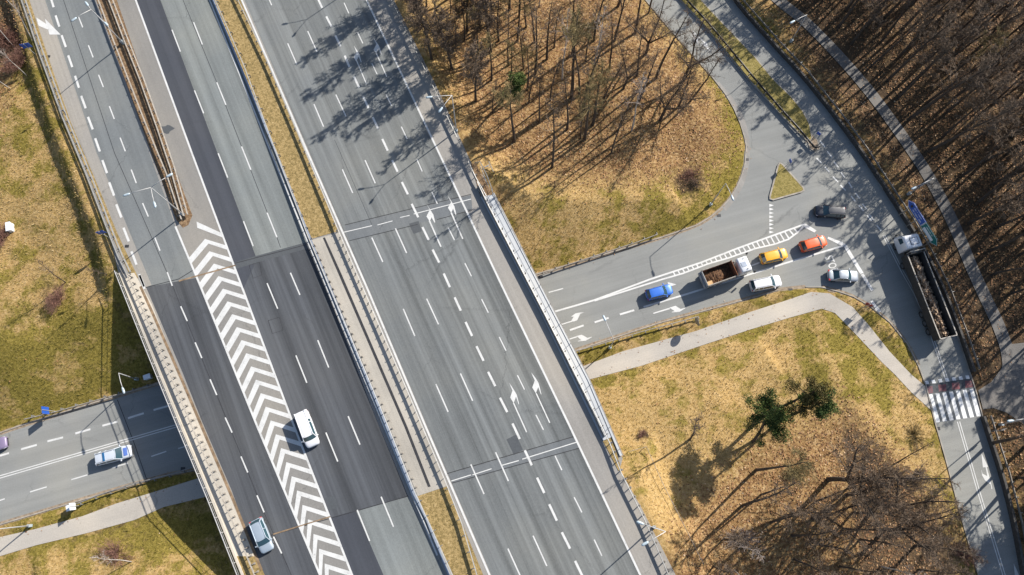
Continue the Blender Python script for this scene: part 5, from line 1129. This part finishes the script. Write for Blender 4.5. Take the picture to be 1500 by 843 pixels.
# ------------------------------------------------------------------ shrubs
def bush(seed, H, rad, n, mat, name='shrub'):
    rs = random.Random(seed); mb = MB()
    for i in range(n):
        a = rs.uniform(0, 6.28); t = rs.random()**.6; top_ = Vector((math.cos(a)*rad*t, math.sin(a)*rad*t, H*(1-.5*t*t)*rs.uniform(.6, 1))); b0 = Vector((math.cos(a)*rad*t*.25, math.sin(a)*rad*t*.25, 0)); md = b0.lerp(top_, .5)+Vector((rs.uniform(-.15, .15), rs.uniform(-.15, .15), .15))
        mb.tube([b0, md, top_], [.022, .016, .008], 3, False)
        for j in range(4):
            q = md.lerp(top_, rs.random()); mb.tube([q, q+Vector((rs.uniform(-.4, .4), rs.uniform(-.4, .4), rs.uniform(.05, .4)))], [.011, .006], 3, False)
    return mb.mesh('shrub', mat)
for px, py, h_, r_, n_, mt, lb in ((86, 440, 1.7, 1.9, 190, 'twig_red', 'reddish leafless shrub on the left grass bank'), (172, 812, 1.2, 2.6, 170, 'twig_red', 'reddish-brown low shrub around the white birch at the lower left'), (1010, 258, .7, 1.9, 90, 'twig_red', 'brown tangled shrub on the grass inside the slip road curve'), (1018, 270, .6, 1.0, 50, 'twig', 'small dark shrub just below the brown tangled shrub'),
                               (940, 636, .7, .6, 50, 'twig_red', 'tiny reddish tuft on the dry grass right of the bridge'), (1412, 812, 2.0, 2.0, 220, 'twig_red', 'dark reddish shrub against the road at the lower right'), (8, 60, 2.5, 3.0, 420, 'twig_red', 'reddish thicket at the top left corner'), (28, 95, 2.2, 2.4, 320, 'twig_red', 'reddish thicket around the birches on the left'),
                               (1340, 640, 1.3, 1.7, 90, 'twig_olive', 'olive-brown shrub by the footpath above the lower wood'), (1085, 790, 1.3, 2.4, 150, 'birch_twig', 'pale grey brushwood at the bottom of the lower wood'), (1165, 690, 1.5, 1.6, 200, 'twig_olive', 'olive brushwood under the lower wood trees'), (2, 350, 1.3, 2.0, 200, 'twig_red', 'reddish low scrub below the white cabinet')):
    o = bpy.data.objects.new('shrub', bush(int(px+py), h_, r_, n_, mt)); col.objects.link(o); o.scale = (1.35, .75, 1); o.rotation_euler.z = (px*7 % 31)/10; o.location = gnd(px, py); tag(o, lb, 'shrub')
mb = MB(); P = [gnd(*p) for p in ((920, 662), (945, 655), (956, 680), (972, 715), (990, 750), (1010, 790), (1028, 825))]
for p in P: p.z += .9
mb.tube(densify(P, 2), .035, 5)
for p in densify(P, 2.2): mb.tube([p-Vector((0, 0, 1.1)), p+Vector((0, 0, .1))], .03, 5)
o = mb.build('wire_fence', 'steel_dull'); tag(o, 'thin low fence line crossing the dry grass below the bridge end', 'fence')
# ------------------------------------------------------------------ uncountable ground cover
def scatter():
    X, Y_, dl, dm, wood, green = GF; m_ = (X > -86) & (X < 88) & (Y_ > -26) & (Y_ < 82) & (dl > .5) & (dm > .9)
    idx = np.where(m_)[0]; rs = np.random.default_rng(11)
    def quads(sel, smin, smax, tone, name, mat, blade):
        n_ = len(sel); x = X[sel]+rs.uniform(-.3, .3, n_); y = Y_[sel]+rs.uniform(-.3, .3, n_); z = GZ.ravel()[sel]+rs.uniform(.01, .06, n_)
        s = rs.uniform(smin, smax, n_); a = rs.uniform(0, 6.28, n_); t = rs.uniform(-.7, .7, n_)
        ux, uy = np.cos(a)*s, np.sin(a)*s
        if blade:
            hx, hy = rs.normal(0, .10, n_), rs.normal(0, .10, n_); hz = s*rs.uniform(1.3, 2.6, n_)
            V = np.stack([np.stack([x-ux*.45, y-uy*.45, z-.05], 1), np.stack([x+ux*.45, y+uy*.45, z-.05], 1), np.stack([x+hx, y+hy, z+hz], 1)], 1).reshape(-1, 3); k = 3
        else:
            vx, vy, vz = -np.sin(a)*s*np.cos(t)*.7, np.cos(a)*s*np.cos(t)*.7, np.sin(t)*s*.6
            V = np.stack([np.stack([x-ux-vx, y-uy-vy, z-vz+.03], 1), np.stack([x+ux-vx, y+uy-vy, z-vz+.05], 1), np.stack([x+ux+vx, y+uy+vy, z+vz+.06], 1), np.stack([x-ux+vx, y-uy+vy, z+vz+.04], 1)], 1).reshape(-1, 3); k = 4
        me = bpy.data.meshes.new(name); me.vertices.add(len(V)); me.vertices.foreach_set('co', V.ravel()); me.loops.add(n_*k); me.loops.foreach_set('vertex_index', np.arange(n_*k))
        me.polygons.add(n_); me.polygons.foreach_set('loop_start', np.arange(0, n_*k, k)); me.polygons.foreach_set('loop_total', np.full(n_, k)); me.update()
        at_ = me.attributes.new('tone', 'FLOAT', 'FACE'); at_.data.foreach_set('value', np.clip(tone(sel), 0, 1).astype(np.float32)); me.materials.append(M[mat])
        o = bpy.data.objects.new(name, me); col.objects.link(o); return o
    wv = wood[idx]; l1 = rs.choice(idx, 60000, p=(wv+.004)/(wv+.004).sum()); 
    o = quads(l1, .04, .12, lambda s: rs.beta(1.8, 2.6, len(s)), 'fallen_leaves', 'leafspeck', False); tag(o, kind='stuff')
    gv = np.clip(1.05-wv, 0.02, 1); l2 = rs.choice(idx, 80000, p=gv/gv.sum())
    o = quads(l2, .05, .13, lambda s: 0.66-0.5*np.clip(green[s]-.1, 0, 1)+rs.normal(0, .13, len(s)), 'dry_grass', 'grassblade', True); tag(o, kind='stuff')
scatter()
def path_litter():
    rs = np.random.default_rng(77); mb = MB(); tone = []
    edges = W(PATH1[2:14], .03)+W(PATH1[19:27], .03)
    lines = [W(PATH1[1:14], .03), W(PATH1[20:33], .03), W(LOW[-7:-2], .03), W(LOW[4:18], .03), W(PC, .04)]
    for ln in lines:
        L_ = sum((b-a).length for a, b in zip(ln[:-1], ln[1:]))
        for p, d in walk(ln, .16, .05):
            if rs.random() < .7: continue
            nn = Vector((-d.y, d.x, 0)); q = p+nn*rs.normal(0, .42); s_ = rs.uniform(.03, .09); a = rs.uniform(0, 3.14); u = Vector((math.cos(a), math.sin(a), 0))*s_; v = Vector((-math.sin(a), math.cos(a), 0))*s_*.6
            z = max(q.z, gz(q.x, q.y))+.03; q.z = z; mb.poly([q-u-v, q+u-v, q+u+v+Vector((0, 0, .03)), q-u+v]); tone.append(rs.beta(2, 2))
    o = mb.build('edge_litter', 'leafspeck'); a = o.data.attributes.new('tone', 'FLOAT', 'FACE'); a.data.foreach_set('value', np.array(tone, np.float32)); tag(o, kind='stuff')
path_litter()
